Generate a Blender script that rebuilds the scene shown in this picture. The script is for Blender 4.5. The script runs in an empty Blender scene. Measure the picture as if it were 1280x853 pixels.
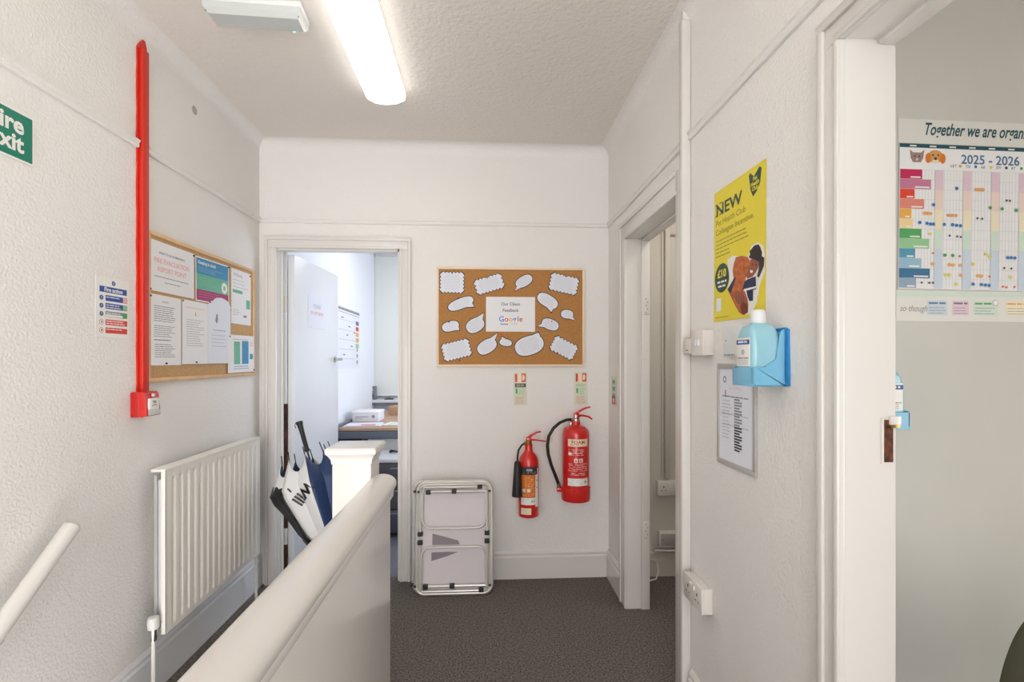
import bpy, bmesh, math, random
from math import sin, cos, pi, radians as R
from mathutils import Matrix, Vector
rnd = random.Random(7)
S = bpy.context.scene
COL = S.collection

# ---------------------------------------------------------------- camera, world, lights, exposure
cam_d = bpy.data.cameras.new('camera'); cam = bpy.data.objects.new('camera', cam_d); COL.objects.link(cam)
cam.location = (0, 0, 1.33); cam.rotation_euler = (R(90), 0, -0.0562)
cam_d.sensor_width = 36; cam_d.lens = 36*614.4/1280; cam_d.shift_y = 23.5/1280; cam_d.clip_start = .02
S.camera = cam
S.view_settings.view_transform = 'Standard'; S.view_settings.look = 'None'
S.view_settings.gamma = 1; S.view_settings.use_curve_mapping = False
S.view_settings.exposure = 0.24
w = bpy.data.worlds.new('ambient_fill'); S.world = w; w.use_nodes = True  # even white ambient added as fill, entering by the open rear end
bg = w.node_tree.nodes['Background']; bg.inputs[0].default_value = (.99, .99, 1, 1); bg.inputs[1].default_value = 4.5

def area(name, loc, rot, sx, sy, energy, col):
    l = bpy.data.lights.new(name, 'AREA'); l.shape = 'RECTANGLE'; l.size = sx; l.size_y = sy; l.energy = energy; l.color = col
    o = bpy.data.objects.new(name, l); COL.objects.link(o); o.location = loc; o.rotation_euler = rot; return o
area('office_daylight', (1.35, 4.45, 1.5), (0, R(90), 0), 1.2, 1.6, 24, (.80, .88, 1))
area('office_fill', (-.1, 4.3, 2.58), (0, 0, 0), 1.4, .3, 12, (.95, .97, 1))  # added fill under the office ceiling, no fitting there
area('side_room_fill', (2.5, .1, 1.1), (0, R(90), 0), 1.8, 1.2, 21, (1, .98, .94))  # added fill to brighten the side room, no window behind it
area('rear_fill', (-.1, -1.7, 2.58), (0, 0, 0), .9, .3, 5, (1, .97, .93))  # added fill behind the camera, stands for no known lamp
area('cupboard_fill', (1.4, 2.3, 2.5), (0, 0, 0), .3, .3, 6, (1, .95, .88))  # added fill so the cupboard does not go too dark
LAMP_E = 2.7

# ---------------------------------------------------------------- materials
def lin(c):
    c = c/255
    return c/12.92 if c <= .04045 else ((c+.055)/1.055)**2.4
MATS = {}
def mat(name, rgb, rough=.5, metal=0, bump=None, bscale=100, bdist=.001, var=None, vscale=20, spec=.5, trans=0, emit=0, alpha=1, coat=0, detail=3):
    m = bpy.data.materials.new(name); m.use_nodes = True; MATS[name] = m
    nt = m.node_tree; p = nt.nodes['Principled BSDF']
    c = tuple(lin(v) for v in rgb)+(1,)
    p.inputs['Base Color'].default_value = c
    p.inputs['Roughness'].default_value = rough; p.inputs['Metallic'].default_value = metal
    p.inputs['Specular IOR Level'].default_value = spec
    p.inputs['Transmission Weight'].default_value = trans; p.inputs['Alpha'].default_value = alpha
    p.inputs['Coat Weight'].default_value = coat
    if emit:
        p.inputs['Emission Color'].default_value = c; p.inputs['Emission Strength'].default_value = emit
    if bump or var:
        tc = nt.nodes.new('ShaderNodeTexCoord')
    if bump:
        n = nt.nodes.new('ShaderNodeTexNoise'); n.inputs['Scale'].default_value = bscale; n.inputs['Detail'].default_value = detail
        nt.links.new(tc.outputs['Object'], n.inputs['Vector'])
        b = nt.nodes.new('ShaderNodeBump'); b.inputs['Strength'].default_value = bump; b.inputs['Distance'].default_value = bdist
        nt.links.new(n.outputs['Fac'], b.inputs['Height']); nt.links.new(b.outputs['Normal'], p.inputs['Normal'])
    if var:
        n = nt.nodes.new('ShaderNodeTexNoise'); n.inputs['Scale'].default_value = vscale; n.inputs['Detail'].default_value = 4
        nt.links.new(tc.outputs['Object'], n.inputs['Vector'])
        r = nt.nodes.new('ShaderNodeValToRGB'); r.color_ramp.elements[0].position = .35; r.color_ramp.elements[1].position = .65
        r.color_ramp.elements[0].color = tuple(lin(v) for v in var)+(1,); r.color_ramp.elements[1].color = c
        nt.links.new(n.outputs['Fac'], r.inputs['Fac']); nt.links.new(r.outputs['Color'], p.inputs['Base Color'])
    return name
mat('wall', (233, 230, 226), .6, bump=.6, bscale=110, bdist=.005, detail=2)
mat('ceiling', (230, 223, 216), .85, bump=.8, bscale=55, bdist=.006, detail=4)
mat('gloss', (222, 218, 213), .25, coat=.2)
mat('gloss_cool', (228, 230, 234), .3)
mat('office_wall', (232, 236, 243), .7)
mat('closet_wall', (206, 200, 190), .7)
mat('banner', (222, 220, 214), .5)
mat('side_wall', (206, 204, 198), .65, var=(201, 199, 192), vscale=2.5)
mat('carpet', (134, 127, 119), .95, bump=1, bscale=180, bdist=.008, var=(74, 69, 64), vscale=120)
mat('office_carpet', (120, 124, 134), .95, bump=1, bscale=220, bdist=.004, var=(92, 96, 106), vscale=150)
mat('rubber_black', (22, 22, 24), .5)
mat('black', (14, 14, 16), .4)
mat('red', (206, 30, 26), .22, coat=.4)
mat('red_paint', (208, 40, 22), .4, bump=.4, bscale=40, bdist=.002)
mat('red_dull', (186, 26, 22), .35)
mat('steel', (190, 188, 184), .25, metal=1)
mat('aluminium', (222, 219, 214), .28, metal=.5)
mat('brass', (176, 150, 84), .3, metal=1)
mat('pine', (226, 190, 146), .55, bump=.2, bscale=30, var=(214, 174, 126), vscale=14)
mat('pale_pine', (238, 216, 188), .5)
mat('cork', (186, 134, 78), .9, bump=.6, bscale=300, bdist=.001, var=(172, 120, 66), vscale=160)
mat('cork_tan', (206, 168, 122), .9, bump=.6, bscale=300, bdist=.001, var=(190, 150, 104), vscale=160)
mat('paper', (236, 235, 236), .7)
mat('paper_cool', (226, 229, 238), .6)
mat('paper_warm', (238, 234, 226), .6)
mat('ink', (50, 50, 58), .7)
mat('ink_grey', (140, 140, 146), .7)
mat('ink_light', (186, 186, 192), .7)
mat('ink_purple', (122, 112, 140), .7)
mat('pink_ink', (236, 176, 172), .7)
mat('sky_blue', (48, 140, 184), .5)
mat('teal', (98, 178, 152), .5)
mat('magenta', (164, 34, 96), .5)
mat('sign_blue', (24, 74, 152), .4)
mat('sign_red', (214, 52, 38), .4)
mat('sign_green', (0, 122, 100), .35)
mat('sign_white', (236, 234, 228), .4)
mat('sign_cream', (232, 220, 190), .4)
mat('photolum', (214, 217, 196), .45)
mat('brown_ply', (196, 164, 138), .5, var=(186, 150, 124), vscale=10)
mat('cardboard', (186, 150, 118), .8)
mat('desk_grey', (98, 106, 118), .5)
mat('dark_grey', (72, 74, 82), .45)
mat('mid_grey', (120, 122, 128), .5)
mat('light_grey', (206, 208, 212), .45)
mat('rust', (120, 62, 26), .8, var=(52, 30, 22), vscale=60)
mat('bare_wood', (84, 44, 26), .8, var=(40, 24, 20), vscale=25)
mat('plastic', (226, 220, 214), .35)
mat('plastic_cool', (224, 226, 226), .35)
mat('radiator', (234, 230, 222), .35)
mat('lilac', (218, 210, 214), .4)
mat('lilac_dark', (140, 130, 138), .6)
mat('poster_yellow', (228, 210, 48), .45)
mat('poster_green', (18, 66, 56), .45)
mat('olive', (138, 130, 30), .5)
mat('coat_orange', (206, 112, 48), .5, var=(158, 74, 30), vscale=60)
mat('skin', (150, 82, 58), .5)
mat('hair', (38, 22, 20), .5)
mat('navy', (24, 34, 72), .5)
mat('dog_fur', (112, 52, 24), .6)
mat('bottle_blue', (150, 200, 214), .2, coat=.3)
mat('holder_blue', (120, 184, 216), .3)
mat('clip_blue', (36, 138, 206), .35)
mat('frame_grey', (176, 172, 168), .4)
mat('orange', (222, 120, 38), .35)
mat('umb_white', (226, 226, 226), .6)
mat('umb_navy', (26, 52, 96), .5)
mat('lamp_diffuser', (255, 253, 248), .4, emit=LAMP_E)
mat('led', (120, 230, 190), .4, emit=1.5)
mat('clear_plastic', (200, 203, 201), .2)
mat('blind', (226, 230, 226), .7)
mat('chair_olive', (76, 76, 60), .9, bump=.5, bscale=300)
mat('smudge', (172, 170, 168), .8)
for nm, c in dict(p_crimson=(192, 22, 84), p_mauve=(196, 116, 148), p_red=(222, 58, 24), p_salmon=(220, 130, 112), p_amber=(232, 168, 60), p_cream=(238, 208, 152), p_green=(70, 160, 84), p_lgreen=(142, 194, 142), p_blue=(64, 146, 176), p_lblue=(142, 182, 204), p_dblue=(16, 100, 142), p_slate=(138, 160, 184), p_teal=(10, 74, 86), dot_blue=(22, 112, 178), dot_orange=(232, 158, 70), dot_yellow=(220, 210, 80), dot_plum=(70, 36, 70), dot_green=(56, 150, 62), dot_red=(222, 92, 62), year=(78, 112, 152), tint_mauve=(222, 196, 208), tint_salmon=(232, 208, 198), tint_green=(204, 220, 206), tint_blue=(196, 208, 222), fur_tan=(214, 158, 88), fur_grey=(150, 128, 118), g_blue=(66, 120, 220), g_red=(222, 70, 54), g_yellow=(240, 180, 30), g_green=(52, 160, 84)).items():
    mat(nm, c, .5)

# ---------------------------------------------------------------- mesh builder
def text_mesh(s, size, offset, shear, align):
    cu = bpy.data.curves.new('t', 'FONT'); cu.body = s; cu.size = size; cu.offset = offset; cu.shear = shear; cu.align_x = align
    cu.resolution_u = 3; cu.fill_mode = 'FRONT' if hasattr(cu, 'fill_mode') and False else cu.fill_mode
    o = bpy.data.objects.new('t', cu); COL.objects.link(o)
    dg = bpy.context.evaluated_depsgraph_get(); dg.update()
    me = bpy.data.meshes.new_from_object(o.evaluated_get(dg))
    bpy.data.objects.remove(o); bpy.data.curves.remove(cu)
    return me
class MB:
    def __init__(s): s.bm = bmesh.new(); s.ms = []
    def mi(s, m):
        if m not in s.ms: s.ms.append(m)
        return s.ms.index(m)
    def merge(s, b2, m, M=None, smooth=False, fn=None):
        i = s.mi(m); vm = {}
        for v in b2.verts:
            co = v.co.copy()
            if M is not None: co = M @ co
            if fn: co = Vector(fn(co))
            vm[v] = s.bm.verts.new(co)
        for f in b2.faces:
            try: nf = s.bm.faces.new([vm[v] for v in f.verts])
            except ValueError: continue
            nf.material_index = i; nf.smooth = smooth
        b2.free(); return s
    def box(s, x0, x1, y0, y1, z0, z1, m, bev=0, seg=2, M=None, smooth=None):
        b = bmesh.new(); bmesh.ops.create_cube(b, size=1)
        for v in b.verts: v.co = Vector(((x0+x1)/2+v.co.x*(x1-x0), (y0+y1)/2+v.co.y*(y1-y0), (z0+z1)/2+v.co.z*(z1-z0)))
        if bev: bmesh.ops.bevel(b, geom=b.edges[:]+b.verts[:], offset=bev, segments=seg, profile=.5, affect='EDGES')
        return s.merge(b, m, M, bool(bev) if smooth is None else smooth)
    def prism(s, pts, y0, y1, m, M=None, fn=None, axis='y'):
        b = bmesh.new()
        mk = (lambda p, t: (p[0], t, p[1])) if axis == 'y' else ((lambda p, t: (t, p[0], p[1])) if axis == 'x' else (lambda p, t: (p[0], p[1], t)))
        A_ = [b.verts.new(mk(p, y0)) for p in pts]; B_ = [b.verts.new(mk(p, y1)) for p in pts]; n = len(pts)
        f1 = b.faces.new(A_); f2 = b.faces.new(B_[::-1])
        for i in range(n): b.faces.new((A_[i], B_[i], B_[(i+1) % n], A_[(i+1) % n]))
        f1.normal_update(); f2.normal_update(); bmesh.ops.triangulate(b, faces=[f1, f2]); bmesh.ops.recalc_face_normals(b, faces=b.faces[:])
        return s.merge(b, m, M, False, fn)
    def flat(s, pts, y, m, fn=None):
        b = bmesh.new(); f = b.faces.new([b.verts.new((p[0], y, p[1])) for p in pts])
        f.normal_update()
        if f.normal.y > 0: f.normal_flip()
        bmesh.ops.triangulate(b, faces=[f]); return s.merge(b, m, None, False, fn)
    def rect(s, x0, x1, z0, z1, y, m, fn=None, nx=1):
        b = bmesh.new()
        for i in range(nx):
            a = x0+(x1-x0)*i/nx; c = x0+(x1-x0)*(i+1)/nx
            b.faces.new([b.verts.new(q) for q in ((a, y, z0), (c, y, z0), (c, y, z1), (a, y, z1))])
        return s.merge(b, m, None, False, fn)
    def disc(s, x, z, r, y, m, n=14, rz=None, fn=None):
        return s.flat([(x+r*cos(2*pi*i/n), z+(rz or r)*sin(2*pi*i/n)) for i in range(n)], y, m, fn)
    def text(s, t, x, z, size, y, m, align='LEFT', bold=0, shear=0, ang=0, sx=1, fn=None):
        me = text_mesh(t, size, bold, shear, align)
        b = bmesh.new(); b.from_mesh(me); bpy.data.meshes.remove(me)
        M = Matrix.Translation((x, y, z)) @ Matrix.Rotation(-ang, 4, 'Y') @ Matrix.Rotation(pi/2, 4, 'X') @ Matrix.Diagonal((sx, 1, 1, 1))
        return s.merge(b, m, M, False, fn)
    def lines(s, x0, x1, z, n, dz, y, m, th=.0025, ragged=.35, centre=False, fn=None):
        for k in range(n):
            L = (x1-x0)*(1-rnd.random()*ragged); zz = z-k*dz
            a = (x0+x1)/2-L/2 if centre else x0
            e = a+L
            while a < e-.001:
                wd = min(e-a, rnd.uniform(.012, .03)); s.rect(a, a+wd, zz-th, zz, y, m, fn); a += wd+th*.8
        return s
    def tube(s, pts, r, m, n=12, radii=None, closed=False, caps=True):
        pts = [Vector(p) for p in pts]; N = len(pts); b = bmesh.new(); rings = []
        up = Vector((0, 0, 1)); prev = None
        for i, p in enumerate(pts):
            if closed: d = pts[(i+1) % N]-pts[i-1]
            else: d = pts[min(i+1, N-1)]-pts[max(i-1, 0)]
            d.normalize()
            if prev is None:
                a = d.cross(up if abs(d.z) < .9 else Vector((1, 0, 0))).normalized()
            else:
                a = (prev-d*prev.dot(d)).normalized()
            prev = a; c = d.cross(a); rr = radii[i] if radii else r
            rings.append([b.verts.new(p+(a*cos(2*pi*k/n)+c*sin(2*pi*k/n))*rr) for k in range(n)])
        for i in range(N if closed else N-1):
            q, t = rings[i], rings[(i+1) % N]
            for k in range(n): b.faces.new((q[k], q[(k+1) % n], t[(k+1) % n], t[k]))
        if caps and not closed: b.faces.new(rings[0][::-1]); b.faces.new(rings[-1])
        bmesh.ops.recalc_face_normals(b, faces=b.faces[:])
        return s.merge(b, m, None, True)
    def lathe(s, prof, m, c=(0, 0, 0), n=32, M=None):
        b = bmesh.new(); rings = []
        for r, z in prof: rings.append([b.verts.new((max(r, 1e-5)*cos(2*pi*k/n), max(r, 1e-5)*sin(2*pi*k/n), z)) for k in range(n)])
        for q, t in zip(rings, rings[1:]):
            for k in range(n): b.faces.new((q[k], q[(k+1) % n], t[(k+1) % n], t[k]))
        b.faces.new(rings[0][::-1]); b.faces.new(rings[-1])
        bmesh.ops.recalc_face_normals(b, faces=b.faces[:])
        MM = Matrix.Translation(c) @ (M or Matrix.Identity(4))
        return s.merge(b, m, MM, True)
    def loft(s, secs, m, closed=True, smooth=True):
        b = bmesh.new(); rings = [[b.verts.new(p) for p in q] for q in secs]; n = len(rings[0])
        for q, t in zip(rings, rings[1:]):
            for k in range(n): b.faces.new((q[k], q[(k+1) % n], t[(k+1) % n], t[k]))
        b.faces.new(rings[0][::-1]); b.faces.new(rings[-1])
        bmesh.ops.recalc_face_normals(b, faces=b.faces[:])
        return s.merge(b, m, None, smooth)
    def build(s, name, parent=None, loc=(0, 0, 0), rot=(0, 0, 0), auto=35):
        me = bpy.data.meshes.new(name); s.bm.to_mesh(me); s.bm.free()
        for m in s.ms: me.materials.append(MATS[m])
        try: me.set_sharp_from_angle(angle=R(auto))
        except Exception: pass
        o = bpy.data.objects.new(name, me); COL.objects.link(o); o.location = loc; o.rotation_euler = rot
        if parent: o.parent = parent
        return o
def tag(o, label, cat, group=None):
    o['label'] = label; o['category'] = cat
    if group: o['group'] = group
    return o
def struct(o, label=None):
    o['kind'] = 'structure'
    if label: o['label'] = label
    return o
def empty(name, loc, rot=(0, 0, 0)):
    o = bpy.data.objects.new(name, None); COL.objects.link(o); o.location = loc; o.rotation_euler = rot; o.empty_display_size = .05; return o

# ---------------------------------------------------------------- room measures (metres)
XL, XR, YB, H = -1.33, .765, 2.99, 2.627      # hall: left wall, right wall, back wall, ceiling
RAIL = 2.174
ROT = dict(left=pi/2, back=0, right=-pi/2, side=0, office=pi/2)
PL = dict(left=XL, back=YB, right=XR, side=1.35, office=-1.25)
def on(wall, u, z, off=0):                     # u along the wall (Y on left/right, X on back), off = distance out of the wall
    if wall in ('left', 'office'): return (PL[wall]+off, u, z)
    if wall == 'right': return (PL[wall]-off, u, z)
    return (u, PL[wall]-off, z)
def wr(wall, tilt=0): return (0, tilt, ROT[wall])

# ---------------------------------------------------------------- structure
m = MB(); m.box(XL, XR, 1.55, 3.05, -.12, 0, 'carpet'); m.box(-.345, XR, -3.0, 1.55, -.12, 0, 'carpet'); m.box(XR, 1.9, 1.6, 3.0, -.12, 0, 'carpet'); m.box(XR, 2.7, -1.2, 1.4, -.12, 0, 'carpet')
for k in range(6): m.box(XL, -.345, 1.3-k*.25, 1.55-k*.25, -.3-k*.19, -.19*(k+1), 'carpet')
struct(m.build('floor'))
m = MB(); m.box(-1.3, 1.5, 3.05, 5.75, -.12, 0, 'office_carpet'); struct(m.build('floor_office'))
m = MB(); m.box(XL-.1, XR+.1, -3.0, 3.09, H, H+.1, 'ceiling')
m.box(-1.35, 1.5, 3.09, 5.8, H, H+.1, 'ceiling'); m.box(XR+.1, 2.7, -1.2, 3.0, H, H+.1, 'ceiling')
struct(m.build('ceiling'))
m = MB(); m.box(XL-.1, XL, -3.0, 3.1, -1.6, H+.02, 'wall'); struct(m.build('wall_left'))
# back wall with the office doorway: opening X -1.225..-.507, head 1.992
m = MB(); m.box(XL-.1, -1.25, YB, YB+.1, 0, H+.02, 'wall'); m.box(-1.25, -.482, YB, YB+.1, 2.017, H+.02, 'wall'); m.box(-.482, XR+.06, YB, YB+.1, 0, H+.02, 'wall')
struct(m.build('wall_back'))
# right wall with cupboard doorway Y 1.90..2.583 and side-room doorway Y .22..1.0
m = MB()
m.box(XR, XR+.1, 2.608, YB+.02, 0, H+.02, 'wall'); m.box(XR, XR+.1, 1.875, 2.608, 2.0, H+.02, 'wall')
m.box(XR, XR+.1, 1.025, 1.875, 0, H+.02, 'wall'); m.box(XR, XR+.1, .195, 1.025, 2.036, H+.02, 'wall'); m.box(XR, XR+.1, -3.0, .195, 0, H+.02, 'wall')
struct(m.build('wall_right'))
m = MB(); m.box(-1.35, -1.25, YB+.1, 5.8, 0, H+.02, 'office_wall'); struct(m.build('wall_office_left'))
m = MB(); m.box(-1.35, -1.24, 5.7, 5.8, 0, H, 'office_wall'); m.box(-1.24, 0, 5.7, 5.8, 0, .87, 'office_wall'); m.box(-1.24, 0, 5.7, 5.8, 2.5, H, 'office_wall'); m.box(0, 1.5, 5.7, 5.8, 0, H, 'office_wall'); struct(m.build('wall_office_far'))
m = MB(); m.box(1.4, 1.5, YB+.1, 5.8, 0, H, 'office_wall'); m.box(.9, 1.5, YB+.03, YB+.1, 0, H, 'office_wall'); struct(m.build('wall_office_right'))
m = MB(); m.box(XR+.1, 2.7, 1.35, 1.5, 0, H, 'side_wall'); struct(m.build('wall_side_room'))
m = MB(); m.box(2.6, 2.7, -1.2, 1.4, 0, H, 'side_wall'); m.box(XR+.1, 2.7, -1.3, -1.2, 0, H, 'side_wall'); struct(m.build('wall_side_room_right'))
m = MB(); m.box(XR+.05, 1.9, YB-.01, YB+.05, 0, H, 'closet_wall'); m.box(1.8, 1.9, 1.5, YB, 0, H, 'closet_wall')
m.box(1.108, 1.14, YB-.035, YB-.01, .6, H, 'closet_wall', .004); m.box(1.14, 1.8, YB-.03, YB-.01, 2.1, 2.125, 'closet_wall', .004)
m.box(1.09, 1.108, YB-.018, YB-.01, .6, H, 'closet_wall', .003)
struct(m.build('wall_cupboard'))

# coving where the ceiling meets the hall walls
def cove(u0, u1, wall):
    m = MB(); r = .06; pts = [(0, 0)]
    for k in range(9):
        a = pi/2*k/8; pts.append((r-r*sin(a)*1.0, r-r*cos(a)) if False else (r*(1-sin(a)), -r*(1-cos(a))))
    pts.append((0, -r)) if pts[-1] != (0, -r) else None
    b = MB(); n = []
    poly = [(0, 0)]+[(r*(1-sin(pi/2*k/8)), -r*(1-cos(pi/2*k/8))) for k in range(9)]
    poly = [(0, .02), (r, .02), (r, 0)]+[(r*(1-sin(pi/2*k/8)), -r*(1-cos(pi/2*k/8))) for k in range(1, 9)]
    m.prism([(-p[0], p[1]) for p in poly], 0, u1-u0, 'wall', axis='x')
    for f in m.bm.faces: f.smooth = True
    return m.build('trim', None, on(wall, u0 if wall != 'right' else u1, H), wr(wall), auto=50)
for i, (a, b_, w_) in enumerate(((-3.0, YB, 'left'), (XL, XR, 'back'), (-3.0, YB, 'right'))):
    o = cove(a, b_, w_); o.name = 'trim_%d' % (i+1); struct(o)
# picture rail
RP = [(0, -.016), (-.010, -.016), (-.014, -.010), (-.012, .0), (-.018, .006), (-.018, .012), (0, .016)]
def railseg(name, wall, u0, u1):
    m = MB(); m.prism(RP, 0, u1-u0, 'wall', axis='x')
    struct(m.build(name, None, on(wall, u0 if wall != 'right' else u1, RAIL-.016), wr(wall)))
railseg('trim_4', 'left', -3.0, 1.957); railseg('trim_5', 'left', 2.011, YB); railseg('trim_6', 'back', XL, XR)
railseg('trim_7', 'right', 1.81, YB); railseg('trim_8', 'right', -3.0, 1.778)
# skirting
def skirt(name, wall, u0, u1, h, mt='gloss'):
    m = MB(); t = .018
    m.prism([(0, 0), (-t, 0), (-t, h-.035), (-t+.006, h-.028), (-t+.004, h-.012), (-.006, h), (0, h)], 0, u1-u0, mt, axis='x')
    struct(m.build(name, None, on(wall, u0 if wall != 'right' else u1, 0), wr(wall)))
skirt('baseboard_left', 'left', 1.55, YB, .185, 'gloss_cool'); skirt('baseboard_back', 'back', -.432, XR, .165)
skirt('baseboard_right', 'right', 2.68, YB, .165); skirt('baseboard_right_near', 'right', 1.07, 1.77, .19)
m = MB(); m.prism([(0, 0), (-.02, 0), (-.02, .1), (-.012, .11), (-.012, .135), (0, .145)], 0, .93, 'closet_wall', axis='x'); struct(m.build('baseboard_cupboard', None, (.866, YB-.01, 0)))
# string board where the stairs go down
m = MB(); m.prism([(-.6, -.95), (1.55, .0), (1.55, .185), (-.6, -1.35+.62)], XL, XL+.018, 'gloss', axis='x'); struct(m.build('baseboard_stairs'))

# architraves (parts of each doorway) in wall-local coordinates: x right, z up, -y out
def arch_set(mb, x0, x1, zt, w, mt, sides=('l', 'r', 't')):
    def member(a0, a1, inner, vert, z0=0, z1=0, x_0=0, x_1=0):
        pass
    th = .016
    if 'l' in sides:
        mb.box(x0-w, x0, -th, 0, 0, zt, mt, .003); mb.box(x0-w, x0-w+.02, -th-.008, -th+.002, 0, zt+w-.002, mt, .004); mb.box(x0-.014, x0, -th-.004, -th+.002, 0, zt, mt, .003)
    if 'r' in sides:
        mb.box(x1, x1+w, -th, 0, 0, zt, mt, .003); mb.box(x1+w-.02, x1+w, -th-.008, -th+.002, 0, zt+w-.002, mt, .004); mb.box(x1, x1+.014, -th-.004, -th+.002, 0, zt, mt, .003)
    if 't' in sides:
        a = x0-w if 'l' in sides else x0; b = x1+w if 'r' in sides else x1
        mb.box(a, b, -th, 0, zt, zt+w, mt, .003); mb.box(a-.0006, b+.0006, -th-.0086, -th+.002, zt+w-.02, zt+w+.0006, mt, .002); mb.box(x0-.014, x1+.014, -th-.004, -th+.002, zt, zt+.014, mt, .003)
def lining(mb, x0, x1, zt, depth, mt, t=.025):
    mb.box(x0-t, x0, -.002, depth, 0, zt+t, mt); mb.box(x1, x1+t, -.002, depth, 0, zt+t, mt); mb.box(x0-t, x1+t, -.002, depth, zt, zt+t, mt)

# --- door_1: office doorway, leaf swung in
d1 = struct(empty('door_1', (-.866, YB, 0)), 'white doorway into the office at the end of the landing')
m = MB(); x0, x1 = -.359, .359; lining(m, x0, x1, 1.992, .1, 'gloss')
m.box(x0, x0+.012, .045, .06, 0, 1.992, 'gloss'); m.box(x1-.012, x1, .0, .05, 0, 1.992, 'gloss'); m.box(x0, x1, .0, .05, 1.98, 1.992, 'gloss')
m.build('door_lining', d1)
m = MB(); arch_set(m, x0, x1, 1.992, .068, 'gloss'); m.build('architrave', d1)
m = MB(); m.box(x0, x0+.021, .085, .098, .0, 1.06, 'bare_wood'); m.build('hinge_rebate', d1)['label'] = 'strip of bare dark wood beside the hinges'
m = MB(); m.box(x0, x0+.0215, .082, .099, .20, .30, 'gloss', .002); m.build('hinge', d1)
m = MB(); m.box(x0, x0+.02, .085, .098, 1.061, 1.99, 'gloss_cool'); m.build('rebate_upper', d1)
m = MB(); m.box(x0, x0+.021, .082, .099, 1.62, 1.72, 'gloss', .002); m.build('hinge', d1)
lf = MB(); lf.box(0, .04, 0, .76, .008, 1.975, 'gloss_cool', .002)
leaf = lf.build('door_leaf', d1, (x0+.021, .1, 0), (0, 0, -R(3.2)))
m = MB(); m.lathe([(.024, 0), (.024, .006), (.01, .008), (.01, .05), (.011, .055)], 'steel', (.04, .69, 1.335), 20, Matrix.Rotation(pi/2, 4, 'Y'))
m.tube([(.09, .69, 1.335), (.092, .64, 1.335), (.09, .58, 1.332)], .009, 'steel'); m.build('door_handle', leaf)['label'] = 'chrome lever handle'

# --- door_2: cupboard doorway in the right wall (local x = -(Y))
d2 = struct(empty('door_2', (XR, 2.583, 0), (0, 0, -pi/2)), 'doorway into the dim cupboard on the right wall')
m = MB(); lining(m, 0, .69, 1.975, .115, 'gloss'); m.box(0, .012, .07, .115, 0, 1.975, 'gloss', .002); m.box(0, .69, .07, .115, 1.963, 1.975, 'gloss', .002); m.build('door_lining', d2)
m = MB(); arch_set(m, 0, .69, 1.975, .095, 'gloss', ('l', 't')); m.box(.69, .765, -.016, 0, 0, 2.07, 'gloss', .003); m.build('architrave', d2)
m = MB()
for z in (.42, 1.62): 
    m.box(.0122, .0145, .078, .112, z-.05, z+.05, 'gloss', .001)
    for k in range(5): m.disc(0, 0, .001, 0, 'ink'); m.box(.0143, .0152, .09+.008*(k % 2), .096+.008*(k % 2), z-.04+.018*k, z-.035+.018*k, 'ink_grey')
m.build('hinge', d2)

# --- door_3: near doorway in the right wall
d3 = struct(empty('door_3', (XR, 1.0, 0), (0, 0, -pi/2)), 'near doorway on the right leading to the side room')
m = MB(); lining(m, 0, .78, 2.011, .11, 'gloss'); m.box(0, .78, .07, .11, 2.0, 2.012, 'gloss', .003); m.build('door_lining', d3)
m = MB(); arch_set(m, 0, .78, 2.011, .062, 'gloss'); m.build('architrave', d3)
m = MB(); m.box(-.001, .0012, .083, .104, 1.112, 1.202, 'rust'); m.box(-.0005, .0016, .078, .083, 1.108, 1.206, 'gloss'); m.build('latch_mortise', d3)['label'] = 'rusty bare latch recess in the white jamb'
m = MB(); m.box(.0, .005, .096, .117, 1.185, 1.206, 'brass', .001); m.box(.0005, .006, .094, .118, 1.192, 1.21, 'gloss', .001); m.build('strike_plate', d3)['label'] = 'brass lip of the latch keep'

# trunking beside the cupboard doorway
m = MB(); m.box(0, .028, -.034, 0, 0, 2.59, 'gloss', .003); m.prism([(0, 2.59), (.028, 2.59), (.028, 2.62), (0, 2.60)], -.03, 0, 'gloss')
tag(m.build('cable_trunking', None, (XR-.001, 1.808, 0), (0, 0, -pi/2)), 'full height white square trunking between cupboard doorway and light switch', 'trunking')

# smudges and dents on the left wall
m = MB()
for (u, z, r) in ((2.337, 2.477, .02), (1.43, .555, .011), (1.37, .56, .007)): m.disc(u, z, r, -.0006, 'smudge')
o = m.build('trim_9', None, (XL, 0, 0), (0, 0, pi/2)); struct(o)

# ---------------------------------------------------------------- stair balustrade
t = tag(empty('stair_balustrade', (-.33, 1.0, 0)), 'white boarded stair balustrade with thick rounded handrail and newel post', 'balustrade')
m = MB(); m.box(-.015, .03, -1.6, .59, -.25, .93, 'gloss', .002); m.build('panel', t)
prof = []
for a in range(0, 181, 12): prof.append((.007+.043*cos(R(a)), .938+.028*sin(R(a))))
prof += [(-.036, .930), (-.032, .918), (.044, .918), (.05, .930)]
m = MB(); sec = []
for y, sc in ((-1.6, 1), (.585, 1), (.594, .97), (.6, .88)): sec.append([(.007+(p[0]-.007)*sc, y, .935+(p[1]-.935)*sc) for p in prof])
m.loft(sec, 'gloss'); m.build('handrail', t, auto=30)
m = MB(); m.box(.03, .042, -1.6, .585, .895, .92, 'gloss', .004); m.box(-.027, -.015, -1.6, .585, .895, .92, 'gloss', .004); m.build('rail_moulding', t)
m = MB(); m.box(-.150, -.028, .58, .702, -.2, 1.0, 'gloss', .004); nw = m.build('newel_post', t)
m = MB(); c = (-.089, .641)
def sq(h, z): return [(c[0]-h, c[1]-h, z), (c[0]+h, c[1]-h, z), (c[0]+h, c[1]+h, z), (c[0]-h, c[1]+h, z)]
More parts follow.
